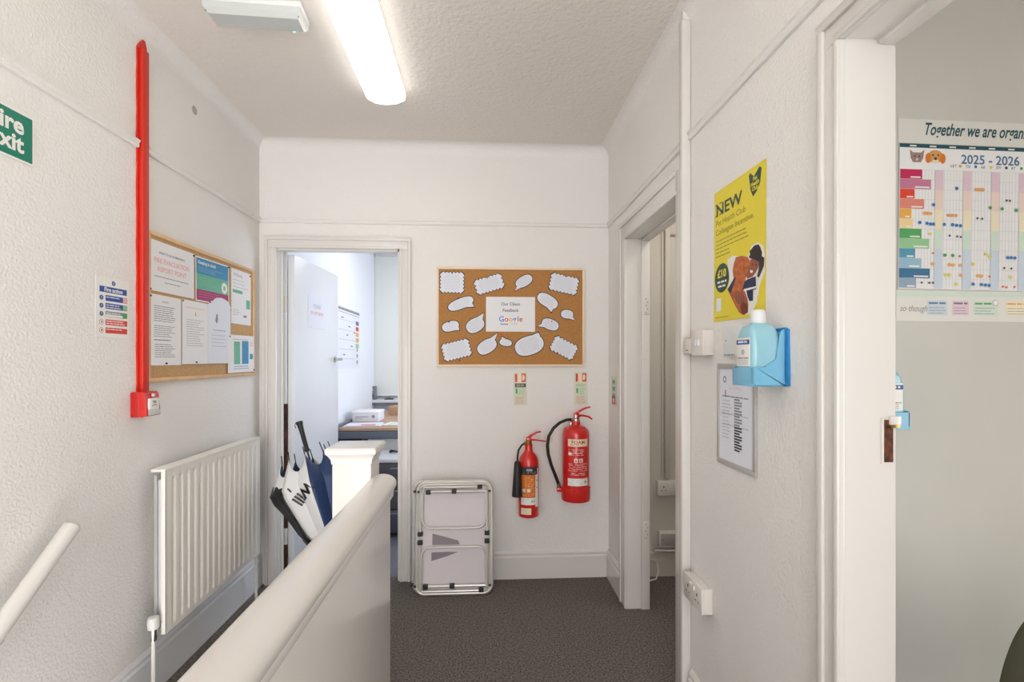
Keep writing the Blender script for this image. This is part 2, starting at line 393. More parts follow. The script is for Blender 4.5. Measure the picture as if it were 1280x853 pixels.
m.loft([sq(.0625, 1.0), sq(.064, 1.014), sq(.072, 1.028), sq(.078, 1.034), sq(.079, 1.046), sq(.075, 1.052), sq(.06, 1.054), sq(.012, 1.062)], 'gloss', smooth=False); m.build('newel_cap', nw)
# wall handrail
t = tag(empty('wall_handrail', (XL, 1.57, .788)), 'white round handrail sloping down the left wall below the radiator level', 'handrail')
p0 = Vector((.055, .03, .03)); dr = Vector((0, -.243, -.205)).normalized()
m = MB(); m.tube([p0, p0+dr*.008, p0+dr*2.4], .024, 'gloss', 18, radii=[.018, .024, .024]); m.build('rail', t)
for k in (.5, 1.6):
    q = p0+dr*k; m = MB(); m.tube([q-Vector((0, 0, .02)), q-Vector((.02, 0, .05)), q-Vector((.053, 0, .05))], .007, 'gloss'); m.build('bracket', t)

# ---------------------------------------------------------------- radiator (left wall)
t = tag(empty('radiator', (XL+.002, 1.967, .27), (0, 0, pi/2)), 'white ribbed panel radiator under the left notice board', 'radiator')
W, HH, nr = .806, .63, 16
m = MB(); b = bmesh.new(); nx, nz = nr*10, 30; g = []
def fl(x, z):
    if x < .03 or x > W-.03: return 0
    ph = ((x-.03)/(W-.06)*nr) % 1.0; a = abs(ph-.5)
    v = 1 if a > .20 else (0 if a < .08 else (a-.08)/.12)
    e = min(1, max(0, (z-.018)/.014), max(0, (HH-.028-z)/.014))
    return -v*0+ (1-v)*e
zs = [0, .012]+[.03+(HH-.06)*k/26 for k in range(27)]+[HH-.012, HH]
zs = sorted(set([round(v_, 4) for v_ in zs+[.018, .025, .032, HH-.042, HH-.035, HH-.028]]))
for z in zs: g.append([b.verts.new((W*i/nx, -.1+.008*fl(W*i/nx, z), z)) for i in range(nx+1)])
for q, s_ in zip(g, g[1:]):
    for i in range(nx): b.faces.new((q[i], q[i+1], s_[i+1], s_[i]))
m.merge(b, 'radiator', None, True)
m.box(0, W, -.097, -.082, 0, .006, 'radiator'); m.box(-.001, .006, -.1, -.086, 0, HH, 'radiator', .002); m.box(W-.006, W+.001, -.1, -.086, 0, HH, 'radiator', .002)
m.box(0, W, -.088, -.084, .0, HH, 'radiator'); m.build('front_panel', t)
m = MB(); m.box(.0, W, -.1, -.045, HH-.004, HH+.008, 'radiator', .003); m.build('top_grille', t)
m = MB(); m.box(.02, W-.02, -.056, -.044, .02, HH-.02, 'frame_grey', .003); m.box(.03, W-.03, -.084, -.056, .04, HH-.04, 'light_grey'); m.build('convector', t)['label'] = 'fins and back panel, shade of the gap put into their grey'  # grey paints in the shade of the gap behind the front panel
for x in (.12, W-.12):
    m = MB(); m.box(x-.015, x+.015, -.045, -.001, .1, HH-.1, 'radiator', .002); m.build('wall_bracket', t)
m = MB(); m.tube([(.01, -.07, .03), (-.02, -.07, .03)], .009, 'steel'); m.lathe([(.011, -.03), (.013, -.0), (.013, .02)], 'steel', (-.022, -.07, .02))
m.lathe([(.017, .0), (.02, .003), (.021, .03), (.018, .045), (.012, .048)], 'gloss', (-.022, -.07, .035), 16); vv = m.build('valve', t)
m = MB(); m.tube([(-.022, -.07, -.01), (-.022, -.07, -.26)], .0075, 'gloss'); m.build('pipe', t)
m = MB(); m.lathe([(.009, -.0), (.01, .03), (.007, .035)], 'gloss', (W+.015, -.07, .03)); m.tube([(W-.005, -.07, .03), (W+.015, -.07, .03)], .008, 'steel'); m.build('valve', t)
m = MB(); m.tube([(W+.015, -.07, .04), (W+.015, -.07, -.26)], .0075, 'gloss'); m.build('pipe', t)

# ---------------------------------------------------------------- red conduit and call point
m = MB(); wv = []
n = 40
zs = [1.205+(2.53-1.205)*k/n for k in range(n+1)]
L_ = [(-.027+.0012*sin(z*31)+.0008*sin(z*77), z) for z in zs]; Rr = [(.027+.0012*sin(z*23+1), z) for z in zs]
m.prism(L_+[(-.012, 2.555), (.004, 2.575), (.016, 2.575), (.024, 2.555)]+Rr[::-1], -.006, 0, 'red_paint')
m.box(-.019, .017, -.021, -.005, 1.205, 2.53, 'red_paint', .003)
tag(m.build('cable_conduit', None, (XL, 1.984, 0), (0, 0, pi/2)), 'bright red painted cable conduit running up the left wall', 'conduit')
t = tag(empty('fire_call_point', (XL, 1.925, 1.112), (0, 0, pi/2)), 'red break glass fire call point below the red conduit', 'fire alarm')
m = MB(); m.box(0, .088, -.034, 0, 0, .096, 'red_dull', .004); m.build('back_box', t)
m = MB(); m.loft([[(-0+.002, -.032, .002), (.086, -.032, .002), (.086, -.032, .094), (.002, -.032, .094)], [(.0, -.04, 0), (.088, -.04, 0), (.088, -.04, .096), (.0, -.04, .096)], [(.004, -.058, .004), (.084, -.058, .004), (.084, -.05, .09), (.004, -.05, .09)]], 'red', smooth=False); fc = m.build('cover', t)
m = MB(); m.box(.016, .072, -.0605, -.054, .026, .07, 'sign_white', .001); m.text('FIRE', .044, .052, .012, -.0608, 'ink', 'CENTER', .0003); m.tube([(.03, -.061, .042), (.044, -.061, .046), (.058, -.061, .042)], .0012, 'ink'); m.build('glass_panel', fc)
m = MB(); m.box(.01, .078, -.0615, -.0595, .006, .026, 'clear_plastic', .001); m.build('hinged_flap', fc)
m = MB(); m.box(.036, .05, -.061, -.054, .076, .088, 'clear_plastic', .002); m.build('test_key_cover', fc)

# ---------------------------------------------------------------- papers and signs
def sheet(name, label, cat, wall, u, z, w, h, off, draw=None, group=None, tilt=0, base='paper', th=.0006, pins=()):
    """flat printed sheet; u,z = its lower left corner as seen on the wall"""
    m = MB(); m.box(0, w, -th, 0, 0, h, base)
    if draw: draw(m, w, h, -th-.0003)
    o = m.build(name, None, on(wall, u, z, off), wr(wall, tilt)); tag(o, label, cat, group)
    for (px, pz, pm) in pins: pin(o, px, pz, pm, -th)
    return o
def pin(o, x, z, pm, y0=0):
    m = MB(); m.lathe([(.0012, 0), (.0015, .003), (.004, .0035), (.0045, .006), (.002, .008)], pm, (x, y0, z), 10, Matrix.Rotation(pi/2, 4, 'X')); m.build('push_pin', o)

def d_exit(m, w, h, y):
    m.rect(.006, w-.006, .006, h-.006, y, 'sign_green')
    m.text('Fire', .275, .079, .066, y-.0004, 'sign_white', 'CENTER', .0022); m.text('exit', .275, .026, .066, y-.0004, 'sign_white', 'CENTER', .0022)
    m.rect(.03, .12, .02, .125, y-.0004, 'sign_white'); m.rect(.04, .11, .02, .115, y-.0006, 'sign_green'); m.disc(.08, .1, .009, y-.0008, 'sign_white')
    m.flat([(.05, .03), (.06, .03), (.078, .055), (.09, .03), (.1, .03), (.088, .06), (.086, .085), (.068, .085), (.06, .07), (.072, .07)], y-.0008, 'sign_white')
    m.flat([(.13, .03), (.2, .03), (.165, .01)], y-.0004, 'sign_white')
sheet('fire_exit_sign', 'green fire exit sign cut off at the left edge', 'sign', 'left', 1.527-.36, 1.898, .36, .142, .001, d_exit, base='sign_white', th=.003)
def d_action(m, w, h, y):
    def excl(x, z, r, mt='sign_blue'):
        m.disc(x, z, r, y, mt); m.rect(x-.0013, x+.0013, z-.002, z+.005, y-.0003, 'sign_white'); m.disc(x, z-.005, .0014, y-.0003, 'sign_white', 8)
    ox = .012; oz = .016
    excl(ox+.07, oz+.178, .0088)
    m.rect(ox+.005, ox+.135, oz+.142, oz+.163, y, 'sign_blue'); m.text('Fire action', ox+.07, oz+.146, .0205, y-.0003, 'sign_white', 'CENTER', .0006)
    for k, zz in enumerate((.113, .085, .0565)):
        excl(ox+.014, oz+zz+.0095, .0088)
        m.rect(ox+.032, ox+.137, oz+zz, oz+zz+.02, y, 'sign_blue' if k < 2 else 'ink_grey')
        m.rect(ox+.115, ox+.136, oz+zz+.001, oz+zz+.019, y-.0003, ('pink_ink', 'p_lgreen', 'p_green')[k])
        m.lines(ox+.035, ox+.108, oz+zz+.015, 1+k % 2, .008, y-.0003, 'sign_white', .003, .4)
        if k == 2: m.rect(ox+.033, ox+.113, oz+zz+.001, oz+zz+.009, y-.0002, 'sign_white')
    for k, zz in enumerate((.0275, -.001)):
        m.disc(ox+.014, oz+zz+.0095, .0095, y, 'sign_red'); m.disc(ox+.014, oz+zz+.0095, .0078, y-.0003, 'sign_white'); m.rect(ox+.011, ox+.018, oz+zz+.006, oz+zz+.013, y-.0005, 'ink_grey')
        m.rect(ox+.032, ox+.137, oz+zz, oz+zz+.02, y, 'sign_red'); m.lines(ox+.035, ox+.128, oz+zz+.0155, 2-k, .008, y-.0003, 'sign_white', .003, .3)
sheet('fire_action_notice', 'white fire action notice with blue and red bars left of the conduit', 'sign', 'left', 1.758, 1.409, .158, .212, .001, d_action, base='sign_white', th=.0015)

# left notice board
LB = (1.985, 1.249)
def board(name, label, wall, u, z, w, h, fm, cm, fw=.016, dep=.016, y_c=.008):
    t = tag(empty(name, on(wall, u, z), wr(wall)), label, 'notice board')
    m = MB(); m.box(fw*.5, w-fw*.5, -y_c, -.001, fw*.5, h-fw*.5, cm); m.build('cork_panel', t)
    m = MB()
    m.box(0, w, -dep, 0, 0, fw, fm, .003); m.box(0, w, -dep, 0, h-fw, h, fm, .003); m.box(0, fw, -dep, 0, fw, h-fw, fm, .003); m.box(w-fw, w, -dep, 0, fw, h-fw, fm, .003)
    m.build('frame', t); return t
board('notice_board', 'pine framed cork notice board covered with printed notices on left wall', 'left', 2.003, LB[1]-.008, .90, .602, 'pine', 'cork_tan')
def lsheet(name, label, u, v, w, h, lay, draw, tilt=0, pins=(), base='paper'):
    return sheet(name, label, 'notice', 'left', LB[0]+u, LB[1]+v, w, h, .0095+.0012*lay, draw, 'notices on the left notice board', tilt, base, .0006, pins)
def d_big(m, w, h, y):
    m.text('WHAT TO DO IN EMERGENCY', w/2, h-.05, .0125, y, 'ink_grey', 'CENTER', .0004); m.text('FIRE EVACUATION', w/2, h-.088, .028, y, 'pink_ink', 'CENTER', .0005); m.text('REPORT POINT', w/2, h-.122, .028, y, 'pink_ink', 'CENTER', .0005)
    m.lines(.04, w-.04, h-.142, 1, .01, y, 'ink_grey', .003, .05, True); m.lines(.1, w-.1, h-.162, 1, .01, y, 'ink_grey', .003, .1, True)
lsheet('paper_notice', 'landscape white sheet with large pale pink heading on the left notice board', .022, .358, .309, .205, 0, d_big, pins=((.3, .195, 'rubber_black'), (.01, .004, 'p_crimson'), (.01, .198, 'dot_yellow')))
def d_teal(m, w, h, y):
    m.rect(.006, w-.006, h*.62, h-.006, y, 'sky_blue'); m.rect(.006, w-.006, h*.27, h*.62, y, 'teal'); m.rect(.006, w-.006, .006, h*.27, y, 'magenta')
    m.text("Keeping in touch", .02, h-.032, .022, y-.0003, 'sign_white', 'LEFT', .0006); m.lines(.02, w-.05, h-.046, 3, .009, y-.0003, 'p_lblue', .002, .5)
    m.lines(.02, w-.09, h*.55, 4, .011, y-.0003, 'p_lgreen', .002, .3); m.disc(w-.045, h*.42, .028, y-.0004, 'sign_white', 20); m.disc(w-.045, h*.42, .012, y-.0006, 'p_lgreen', 12); m.lines(.02, w-.06, h*.22, 3, .011, y-.0003, 'p_mauve', .002, .4)
lsheet('colour_leaflet', 'blue, green and magenta landscape poster on the left notice board', .343, .352, .293, .207, 1, d_teal, R(-1), pins=((.285, .2, 'rubber_black'), (.11, .004, 'magenta')))
def d_wht(m, w, h, y):
    m.text('Wellbeing', .02, h-.036, .024, y, 'ink_light', 'LEFT', .0003); m.lines(.02, w-.03, h-.055, 3, .018, y, 'ink_light', .003, .3)
    m.rect(.015, .12, h-.125, h-.108, y, 'teal'); m.rect(w-.055, w-.01, h-.2, h-.15, y, 'teal'); m.lines(.02, .1, .075, 3, .012, y, 'ink_light', .003, .3); m.rect(.13, .165, .04, .052, y, 'ink_grey')
lsheet('paper_notice', 'white portrait notice with green label, upper right on the left notice board', .66, .273, .216, .29, 0, d_wht, pins=((.2, .277, 'navy'),))
def d_doc1(m, w, h, y):
    m.lines(w*.4, w*.6, h-.025, 1, .01, y, 'ink_grey', .003, .1, True)
    m.lines(.035, w-.035, h-.045, 8, .0085, y, 'ink_grey', .0028, .15); m.lines(.035, w-.035, h-.125, 6, .0085, y, 'ink_grey', .0025, .4); m.lines(.035, w-.06, h-.182, 1, .01, y, 'ink', .003, .2)
    m.lines(.04, w-.04, h-.2, 7, .0085, y, 'ink_grey', .0028, .25)
lsheet('paper_notice', 'leftmost printed page in the lower row, with dense grey paragraphs', .02, .058, .212, .287, 2, d_doc1, pins=((.01, .277, 'sign_green'), (.106, .008, 'rubber_black')))
def d_doc2(m, w, h, y):
    m.lines(.02, w-.02, h-.03, 1, .01, y, 'pink_ink', .003, .1, True); m.flat([(w/2-.007, h-.065), (w/2+.007, h-.065), (w/2, h-.045)], y, 'p_amber')
    m.lines(.03, w-.03, h-.085, 12, .0105, y, 'ink_light', .003, .35)
lsheet('paper_notice', 'printed page with a small yellow mark in the middle of lower row', .237, .062, .2, .285, 3, d_doc2, pins=((.0, .278, 'olive'), (.1, .008, 'rubber_black')))
def d_doc3(m, w, h, y):
    m.flat([(w*.3, h-.08), (w*.34, h-.05), (w*.4, h-.045), (w*.42, h-.08), (w*.36, h-.095)], y, 'ink_grey'); m.lines(.035, w-.04, h-.125, 1, .01, y, 'ink_grey', .003, .1, True)
    m.lines(.03, w-.03, h-.15, 4, .018, y, 'ink_light', .003, .35)
m = MB(); pts = [(0, 0), (.205, 0), (.208, .29)]+[(.208-.208*k/10, .30+.028*sin(k/10*pi*1.0+.2)*(1 if k < 8 else .4)) for k in range(1, 10)]+[(0, .283)]
m.prism(pts, -.0007, 0, 'paper_cool'); d_doc3(m, .205, .29, -.001)
o = m.build('paper_notice', None, on('left', LB[0]+.437, LB[1]+.063, .0095+.0012*4), wr('left')); tag(o, 'pale wavy-topped page with a grey crest overlapping the coloured poster', 'notice', 'notices on the left notice board'); pin(o, .2, .275, 'dot_yellow', -.0007)
def d_small(m, w, h, y):
    m.lines(.05, w-.06, h-.022, 1, .01, y, 'sign_red', .002, .1); m.rect(.06, .125, .045, h-.035, y, 'teal'); m.rect(.145, .22, .045, h-.03, y, 'sky_blue'); m.lines(.06, w-.06, .035, 2, .012, y, 'p_lblue', .005, .1)
    m.lines(.065, .12, h-.06, 6, .014, y-.0003, 'p_lgreen', .002, .2); m.lines(.15, .215, h-.06, 6, .014, y-.0003, 'dot_blue', .002, .2); m.rect(w-.05, w-.015, .07, .1, y, 'sky_blue'); m.disc(w-.03, h-.045, .012, y, 'p_salmon'); m.disc(w-.03, h-.045, .008, y-.0002, 'paper')
lsheet('paper_notice', 'small landscape sheet with green and blue blocks, lowest right on left board', .617, .012, .285, .2, 5, d_small, R(-.5), pins=((.012, .19, 'clip_blue'), (.275, .01, 'rubber_black')))

# back cork board with bubbles
BX, BZ = -.287, 1.288
bt = board('cork_board', 'pale framed cork board with cut-out speech bubbles on back wall', 'back', BX, BZ, .9, .602, 'pale_pine', 'cork', .014, .018)
m = MB(); m.tube([(.40, -.004, .6), (.43, -.004, .618), (.45, -.004, .624), (.47, -.004, .618), (.5, -.004, .6)], .0015, 'plastic'); m.build('hanging_cord', bt)
k_ = .001125
def bxy(cx, cy): return ((cx-196)*k_, (597-cy)*k_)
def bubble(i, cx, cy, w, h, ang, tail, label, cat='speech bubble', pinm='navy', pinat=None):
    u, v = bxy(cx, cy); w *= k_; h *= k_; a = R(ang)
    def scall(w, h):
        pts = []; nxs = max(4, round(w/.0245)); nzs = max(3, round(h/.0245))
        def arc(p, q, n_):
            out = []
            for s_ in range(n_):
                t0 = s_/n_; t1 = (s_+1)/n_
                x0, z0 = p[0]+(q[0]-p[0])*t0, p[1]+(q[1]-p[1])*t0; x1, z1 = p[0]+(q[0]-p[0])*t1, p[1]+(q[1]-p[1])*t1
                mx, mz = (x0+x1)/2, (z0+z1)/2; dx, dz = x1-x0, z1-z0; L = math.hypot(dx, dz); nx_, nz_ = dz/L, -dx/L
                for tt in (0, .15, .35, .5, .65, .85): 
                    b_ = sin(pi*tt)*L*.42; out.append((x0+dx*tt+nx_*b_, z0+dz*tt+nz_*b_))
            return out
        c = [(-w/2, -h/2), (w/2, -h/2), (w/2, h/2), (-w/2, h/2)]
        for j in range(4): pts += arc(c[j], c[(j+1) % 4], nxs if j % 2 == 0 else nzs)
        return pts
    def blob(w, h, tl):
        pts = []; N = 36
        ta = math.atan2(tl[1]/h, tl[0]/w) if tl else None
        for j in range(N):
            q = 2*pi*j/N; 
            if ta is not None:
                dd = (q-ta+pi) % (2*pi)-pi
                if abs(dd) < .30:
                    if abs(dd) <= pi/N+1e-6 and ('T' not in [p[2] for p in pts]): pts.append((tl[0], tl[1], 'T'))
                    continue
            e = .84; pts.append((w/2*math.copysign(abs(cos(q))**e, cos(q)), h/2*math.copysign(abs(sin(q))**e, sin(q)), ''))
        return [(p[0], p[1]) for p in pts]
    if tail:
        tu, tv = bxy(*tail); dx, dz = tu-u, tv-v; tl = (dx*cos(a)+dz*sin(a), -dx*sin(a)+dz*cos(a))
        tl = (tl[0]*1.1, tl[1]*1.1); big = blob(w+.001, h+.001, tl)
    else:
        tl = None; big = scall(w-.02, h-.02)
    fx, fz = 1-.009/w, 1-.009/h; sm = [(p[0]*fx, p[1]*fz) for p in big]
    m = MB(); m.prism(big, -.001, 0, 'ink'); m.prism(sm, -.0016, -.001, 'paper_cool')
    nl = max(2, int(h/.011)-1)
    for q in range(nl):
        z = (q-(nl-1)/2)*(h*.72/nl); ww = w*.36*(1-(2*z/h)**2*.5); m.lines(-ww, ww, z+.001, 1, .01, -.0019, 'ink_light', .0014, .15, True)
    o = m.build('paper_bubble', None, on('back', BX+u, BZ+v, .0095), (0, -a, 0)); tag(o, label, cat, 'paper bubbles on the back cork board')
    if pinat: 
        pu, pv = bxy(*pinat); dx, dz = pu-u, pv-v; px, pz = dx*cos(a)+dz*sin(a), -dx*sin(a)+dz*cos(a)
    elif tl: px, pz = tl[0]*.93, tl[1]*.93
    else: px, pz = 0, h/2-.012
    pin(o, px, pz, pinm, -.001)
bubble(0, 278, 145, 138, 122, -1, None, 'scalloped square paper in top left corner of cork board')
bubble(1, 477, 152, 162, 92, 17, None, 'scalloped paper tilted up, second from the left along board top')
bubble(2, 882, 148, 165, 105, -12, None, 'scalloped paper in the top right corner of cork board')
bubble(3, 302, 507, 160, 105, 14, None, 'scalloped paper in the bottom left corner of cork board', pinat=(318, 562))
bubble(4, 882, 495, 150, 95, -27, None, 'scalloped paper in the bottom right corner, tilting down', pinat=(848, 523))
bubble(5, 665, 135, 104, 62, 30, (617, 187), 'small speech bubble above the centre sheet, tail at lower left', pinm='p_red')
bubble(6, 325, 258, 150, 62, 22, (395, 277), 'long speech bubble tilted up, under the top left square paper', pinat=(310, 230))
bubble(7, 402, 374, 108, 80, 30, (447, 308), 'leaf shaped speech bubble left beside the centre sheet', pinm='p_red')
bubble(8, 270, 380, 98, 60, 15, (318, 402), 'small speech bubble at board left edge, above the bottom scalloped paper', pinat=(262, 357))
bubble(9, 793, 240, 128, 72, -30, (812, 302), 'speech bubble right of the centre sheet top, tail pointing down')
bubble(10, 900, 312, 74, 54, -5, (942, 347), 'smallest rounded bubble near the right frame of the board', pinm='orange')
bubble(11, 808, 368, 102, 64, -20, (740, 380), 'speech bubble right of centre sheet with tail pointing left', pinm='p_red', pinat=(815, 352))
bubble(12, 465, 488, 118, 78, 32, (520, 416), 'leaf shaped speech bubble below left end of the centre sheet', pinm='p_red')
bubble(13, 566, 467, 74, 44, -8, (545, 432), 'tiny speech bubble just under the centre sheet', pinm='p_red')
bubble(14, 694, 482, 166, 108, 18, (742, 412), 'largest plain speech bubble below the centre sheet', pinat=(740, 412))
def d_goo(m, w, h, y):
    m.text('Our Client', w/2, h-.052, .026, y, 'ink_purple', 'CENTER', .0005); m.text('Feedback', w/2, h-.09, .026, y, 'ink_purple', 'CENTER', .0005)
    x = .078
    for ch, cm, adv in (('G', 'g_blue', .034), ('o', 'g_red', .026), ('o', 'g_yellow', .026), ('g', 'g_blue', .026), ('l', 'g_green', .011), ('e', 'g_red', .02)):
        m.text(ch, x, .062, .045, y, cm, 'LEFT', .0008); x += adv
    m.text('Reviews', .088, .042, .014, y, 'ink', 'LEFT', .0003)
    for q in range(3): m.disc(.158+q*.014, .047, .004, y, 'p_amber', 5)
u, v = bxy(460, 408)
sheet('centre_sheet', 'white landscape sheet with coloured company lettering in the middle of cork board', 'notice', 'back', BX+u, BZ+v, .298, .211, .0105, d_goo, base='paper')

# extinguisher identification signs
def d_id(dark):
    def d(m, w, h, y):
        m.rect(.006, w-.006, h-.064, h-.006, y, 'sign_cream'); m.rect(.008, .022, h-.06, h-.01, y-.0003, 'sign_red'); m.rect(w-.034, w-.008, h-.06, h-.008, y-.0003, 'sign_red')
        m.flat([(w-.03, h-.05), (w-.018, h-.05), (w-.014, h-.03), (w-.018, h-.016), (w-.028, h-.016), (w-.03, h-.03)], y-.0006, 'sign_cream')
        if dark: m.rect(.008, w-.008, h-.092, h-.068, y, 'ink'); m.lines(.014, w-.014, h-.074, 2, .009, y-.0003, 'sign_cream', .003, .2)
        else: m.lines(.01, w-.01, h-.075, 2, .01, y, 'p_green', .003, .3)
        m.rect(.012, .024, h-.13, h-.1, y, 'p_green'); m.lines(.03, w-.01, h-.1, 5, .0085, y, 'p_lgreen', .003, .3); m.lines(.012, w-.01, h-.15, 5, .009, y, 'p_salmon', .003, .25)
    return d
sheet('extinguisher_sign', 'narrow luminous sign with black band, above the smaller extinguisher', 'sign', 'back', .178, 1.052, .082, .202, .001, d_id(True), 'extinguisher instruction signs', base='photolum', th=.0015)
sheet('extinguisher_sign', 'narrow luminous sign without black band, above the larger extinguisher', 'sign', 'back', .551, 1.054, .082, .202, .001, d_id(False), 'extinguisher instruction signs', base='photolum', th=.0015)
def d_id3(m, w, h, y):
    for q in range(3): m.rect(.02, w-.02, h-.05-.04*q, h-.02-.04*q, y, 'p_lgreen'); m.rect(.03, w-.03, h-.042-.04*q, h-.028-.04*q, y-.0003, 'ink_grey')
    m.rect(.015, w-.015, .01, .055, y, 'sign_red'); m.rect(.04, w-.04, .02, .045, y-.0003, 'sign_cream')
sheet('safety_sign', 'narrow sign with red lower block beside the corner of right wall', 'sign', 'right', 2.915, 1.057, .105, .177, .001, d_id3, base='photolum', th=.0015)

# ---------------------------------------------------------------- fire extinguishers
def lever(m, base, pts, r, mt='red'):
    m.tube(pts, r, mt, 8)
def warp(Rr_, cx=0): return lambda co: (cx+(Rr_-co.y)*sin(co.x/Rr_), -(Rr_-co.y)*cos(co.x/Rr_), co.z)
t = tag(empty('fire_extinguisher', (.541, 2.885, .500)), 'larger red foam extinguisher hung below the right sign', 'fire extinguisher', 'wall hung fire extinguishers')
t.scale = (1, 1, .90)
r = .0795
m = MB(); m.lathe([(r*.9, .02), (r, .03), (r, .425), (r*.985, .445), (r*.9, .465), (r*.7, .482), (.035, .49), (.026, .495), (.026, .52)], 'red', n=48); body = m.build('cylinder', t)
f = warp(r+.0006)
m = MB(); m.rect(-.063, .063, .365, .412, 0, 'sign_cream', f, 16); m.text('FOAM', 0, .382, .03, .0-.0002, 'red_dull', 'CENTER', .0006, fn=f); m.lines(-.05, .05, .378, 1, .01, -.0002, 'red_dull', .004, .1, True, f)
m.lines(-.058, .06, .345, 4, .011, 0, 'sign_white', .003, .3, False, f); m.disc(-.05, .318, .011, 0, 'sign_white', 10, fn=f)
for q in (-.014, .016): m.rect(q-.011, q+.011, .262, .288, 0, 'sign_white', f, 2); m.text('A' if q < 0 else 'B', q, .266, .022, -.0003, 'sign_red', 'CENTER', .001, fn=f)
m.lines(-.06, .06, .255, 6, .009, 0, 'pink_ink', .0035, .15, True, f); m.lines(-.05, .05, .195, 2, .01, 0, 'sign_white', .003, .2, True, f)
m.rect(-.064, .064, .112, .16, 0, 'sign_white', f, 16); m.lines(-.06, .02, .15, 3, .012, -.0003, 'ink_light', .003, .3, False, f); m.disc(.045, .136, .01, -.0003, 'ink_grey', 8, fn=f); m.build('label', t)['label'] = 'cream and white printed panels on the red cylinder'
m = MB(); m.lathe([(r*.9, 0), (r+.003, .004), (r+.006, .02), (r+.006, .09), (r+.002, .095)], 'red', n=48); m.build('base_skirt', t)
m = MB(); m.lathe([(.018, .515), (.022, .52), (.022, .535), (.014, .54), (.014, .56)], 'steel', n=20); m.box(-.014, .02, -.012, .012, .535, .57, 'red', .003); m.tube([(-.012, 0, .527), (-.035, -.002, .529)], .01, 'steel'); vh = m.build('valve', t)
m = MB(); m.tube([(-.006, 0, .562), (.02, -.003, .585), (.055, -.006, .604), (.085, -.006, .612)], .0065, 'red', 8, [.009, .0075, .006, .005]); m.build('upper_lever', t)
m = MB(); m.tube([(.0, 0, .552), (.04, -.003, .556), (.075, -.006, .548), (.096, -.006, .532)], .0055, 'red', 8, [.008, .0065, .006, .005]); m.build('carry_handle', t)
hp = [(-.03, -.002, .529), (-.06, -.02, .53), (-.1, -.035, .515), (-.14, -.045, .48), (-.168, -.05, .43), (-.176, -.05, .37), (-.17, -.05, .31), (-.152, -.045, .24), (-.13, -.035, .18), (-.112, -.02, .13), (-.104, -.012, .105)]
m = MB(); m.tube(hp, .0095, 'rubber_black', 12); hs = m.build('hose', t)
m = MB(); m.tube([(-.108, -.016, .12), (-.1, -.008, .085)], .0115, 'steel'); m.build('nozzle', hs)['label'] = 'steel nozzle end'
m = MB(); m.box(-.115, -.075, -.02, .01, .06, .085, 'red', .004); m.build('hose_clip', t)
m = MB(); m.box(-.02, .02, .078, .104, .38, .5, 'steel', .002); m.build('wall_bracket', t)

t = tag(empty('fire_extinguisher', (.262, 2.905, .404)), 'smaller red carbon dioxide extinguisher with black horn', 'fire extinguisher', 'wall hung fire extinguishers')
t.scale = (1.08, 1, .935)
r = .056
m = MB(); m.lathe([(r*.85, 0), (r*.97, .004), (r, .012), (r, .325), (r*.97, .35), (r*.85, .375), (r*.6, .398), (.024, .41), (.021, .42), (.021, .455)], 'red', n=40); m.build('cylinder', t)
f = warp(r+.0006)
m = MB(); m.rect(-.05, .05, .272, .322, 0, 'ink', f, 14); m.text('CO2', 0, .298, .016, -.0003, 'sign_white', 'CENTER', .0005, fn=f); m.lines(-.04, .04, .292, 2, .009, -.0003, 'sign_white', .0025, .2, True, f)
m.rect(-.05, .035, .132, .272, 0, 'orange', f, 14); m.rect(.035, .06, .07, .31, .0001, 'sign_white', f, 4)
m.lines(-.02, .03, .258, 7, .011, -.0003, 'sign_cream', .004, .3, False, f)
for q in (-.032, -.004): m.rect(q-.009, q+.009, .165, .185, -.0003, 'sign_white', f, 2)
for q in (.19, .235, .285): m.disc(.048, q, .005, -.0003, 'sign_red', 8, fn=f)
m.lines(-.04, .03, .155, 2, .009, -.0003, 'sign_cream', .003, .2, False, f)
m.rect(-.05, .06, .085, .13, -.0002, 'sign_white', f, 14); m.disc(.02, .108, .01, -.0004, 'ink_grey', 8, fn=f); m.rect(-.05, .01, .025, .065, 0, 'sign_cream', f, 8); m.build('label', t)['label'] = 'black, orange and white printed panels on the cylinder'
m = MB(); m.lathe([(.017, .45), (.019, .455), (.019, .475), (.012, .48)], 'brass', n=18); m.box(-.014, .016, -.012, .012, .468, .498, 'red', .003); m.tube([(-.01, -.005, .468), (-.026, -.012, .462)], .008, 'brass'); m.build('valve', t)
m = MB(); m.tube([(-.008, 0, .49), (.015, -.004, .512), (.045, -.006, .53), (.068, -.006, .535)], .0055, 'red', 8, [.008, .007, .0055, .0045]); m.build('upper_lever', t)
m = MB(); m.tube([(0, 0, .485), (.04, -.004, .482), (.08, -.006, .475), (.105, -.008, .47)], .0055, 'red', 8, [.007, .006, .005, .0045]); m.build('carry_handle', t)
m = MB(); m.tube([(-.02, -.01, .464), (-.04, -.022, .452), (-.057, -.035, .425), (-.063, -.042, .39), (-.064, -.046, .35)], .0055, 'rubber_black', 10); hs = m.build('hose', t)
m = MB(); m.tube([(-.064, -.046, .358), (-.064, -.047, .35), (-.066, -.052, .15), (-.066, -.052, .14)], .02, 'rubber_black', 20, [.012, .017, .028, .028]); m.build('discharge_horn', t)
m = MB(); m.box(-.02, .02, .054, .085, .3, .4, 'steel', .002); m.build('wall_bracket', t)

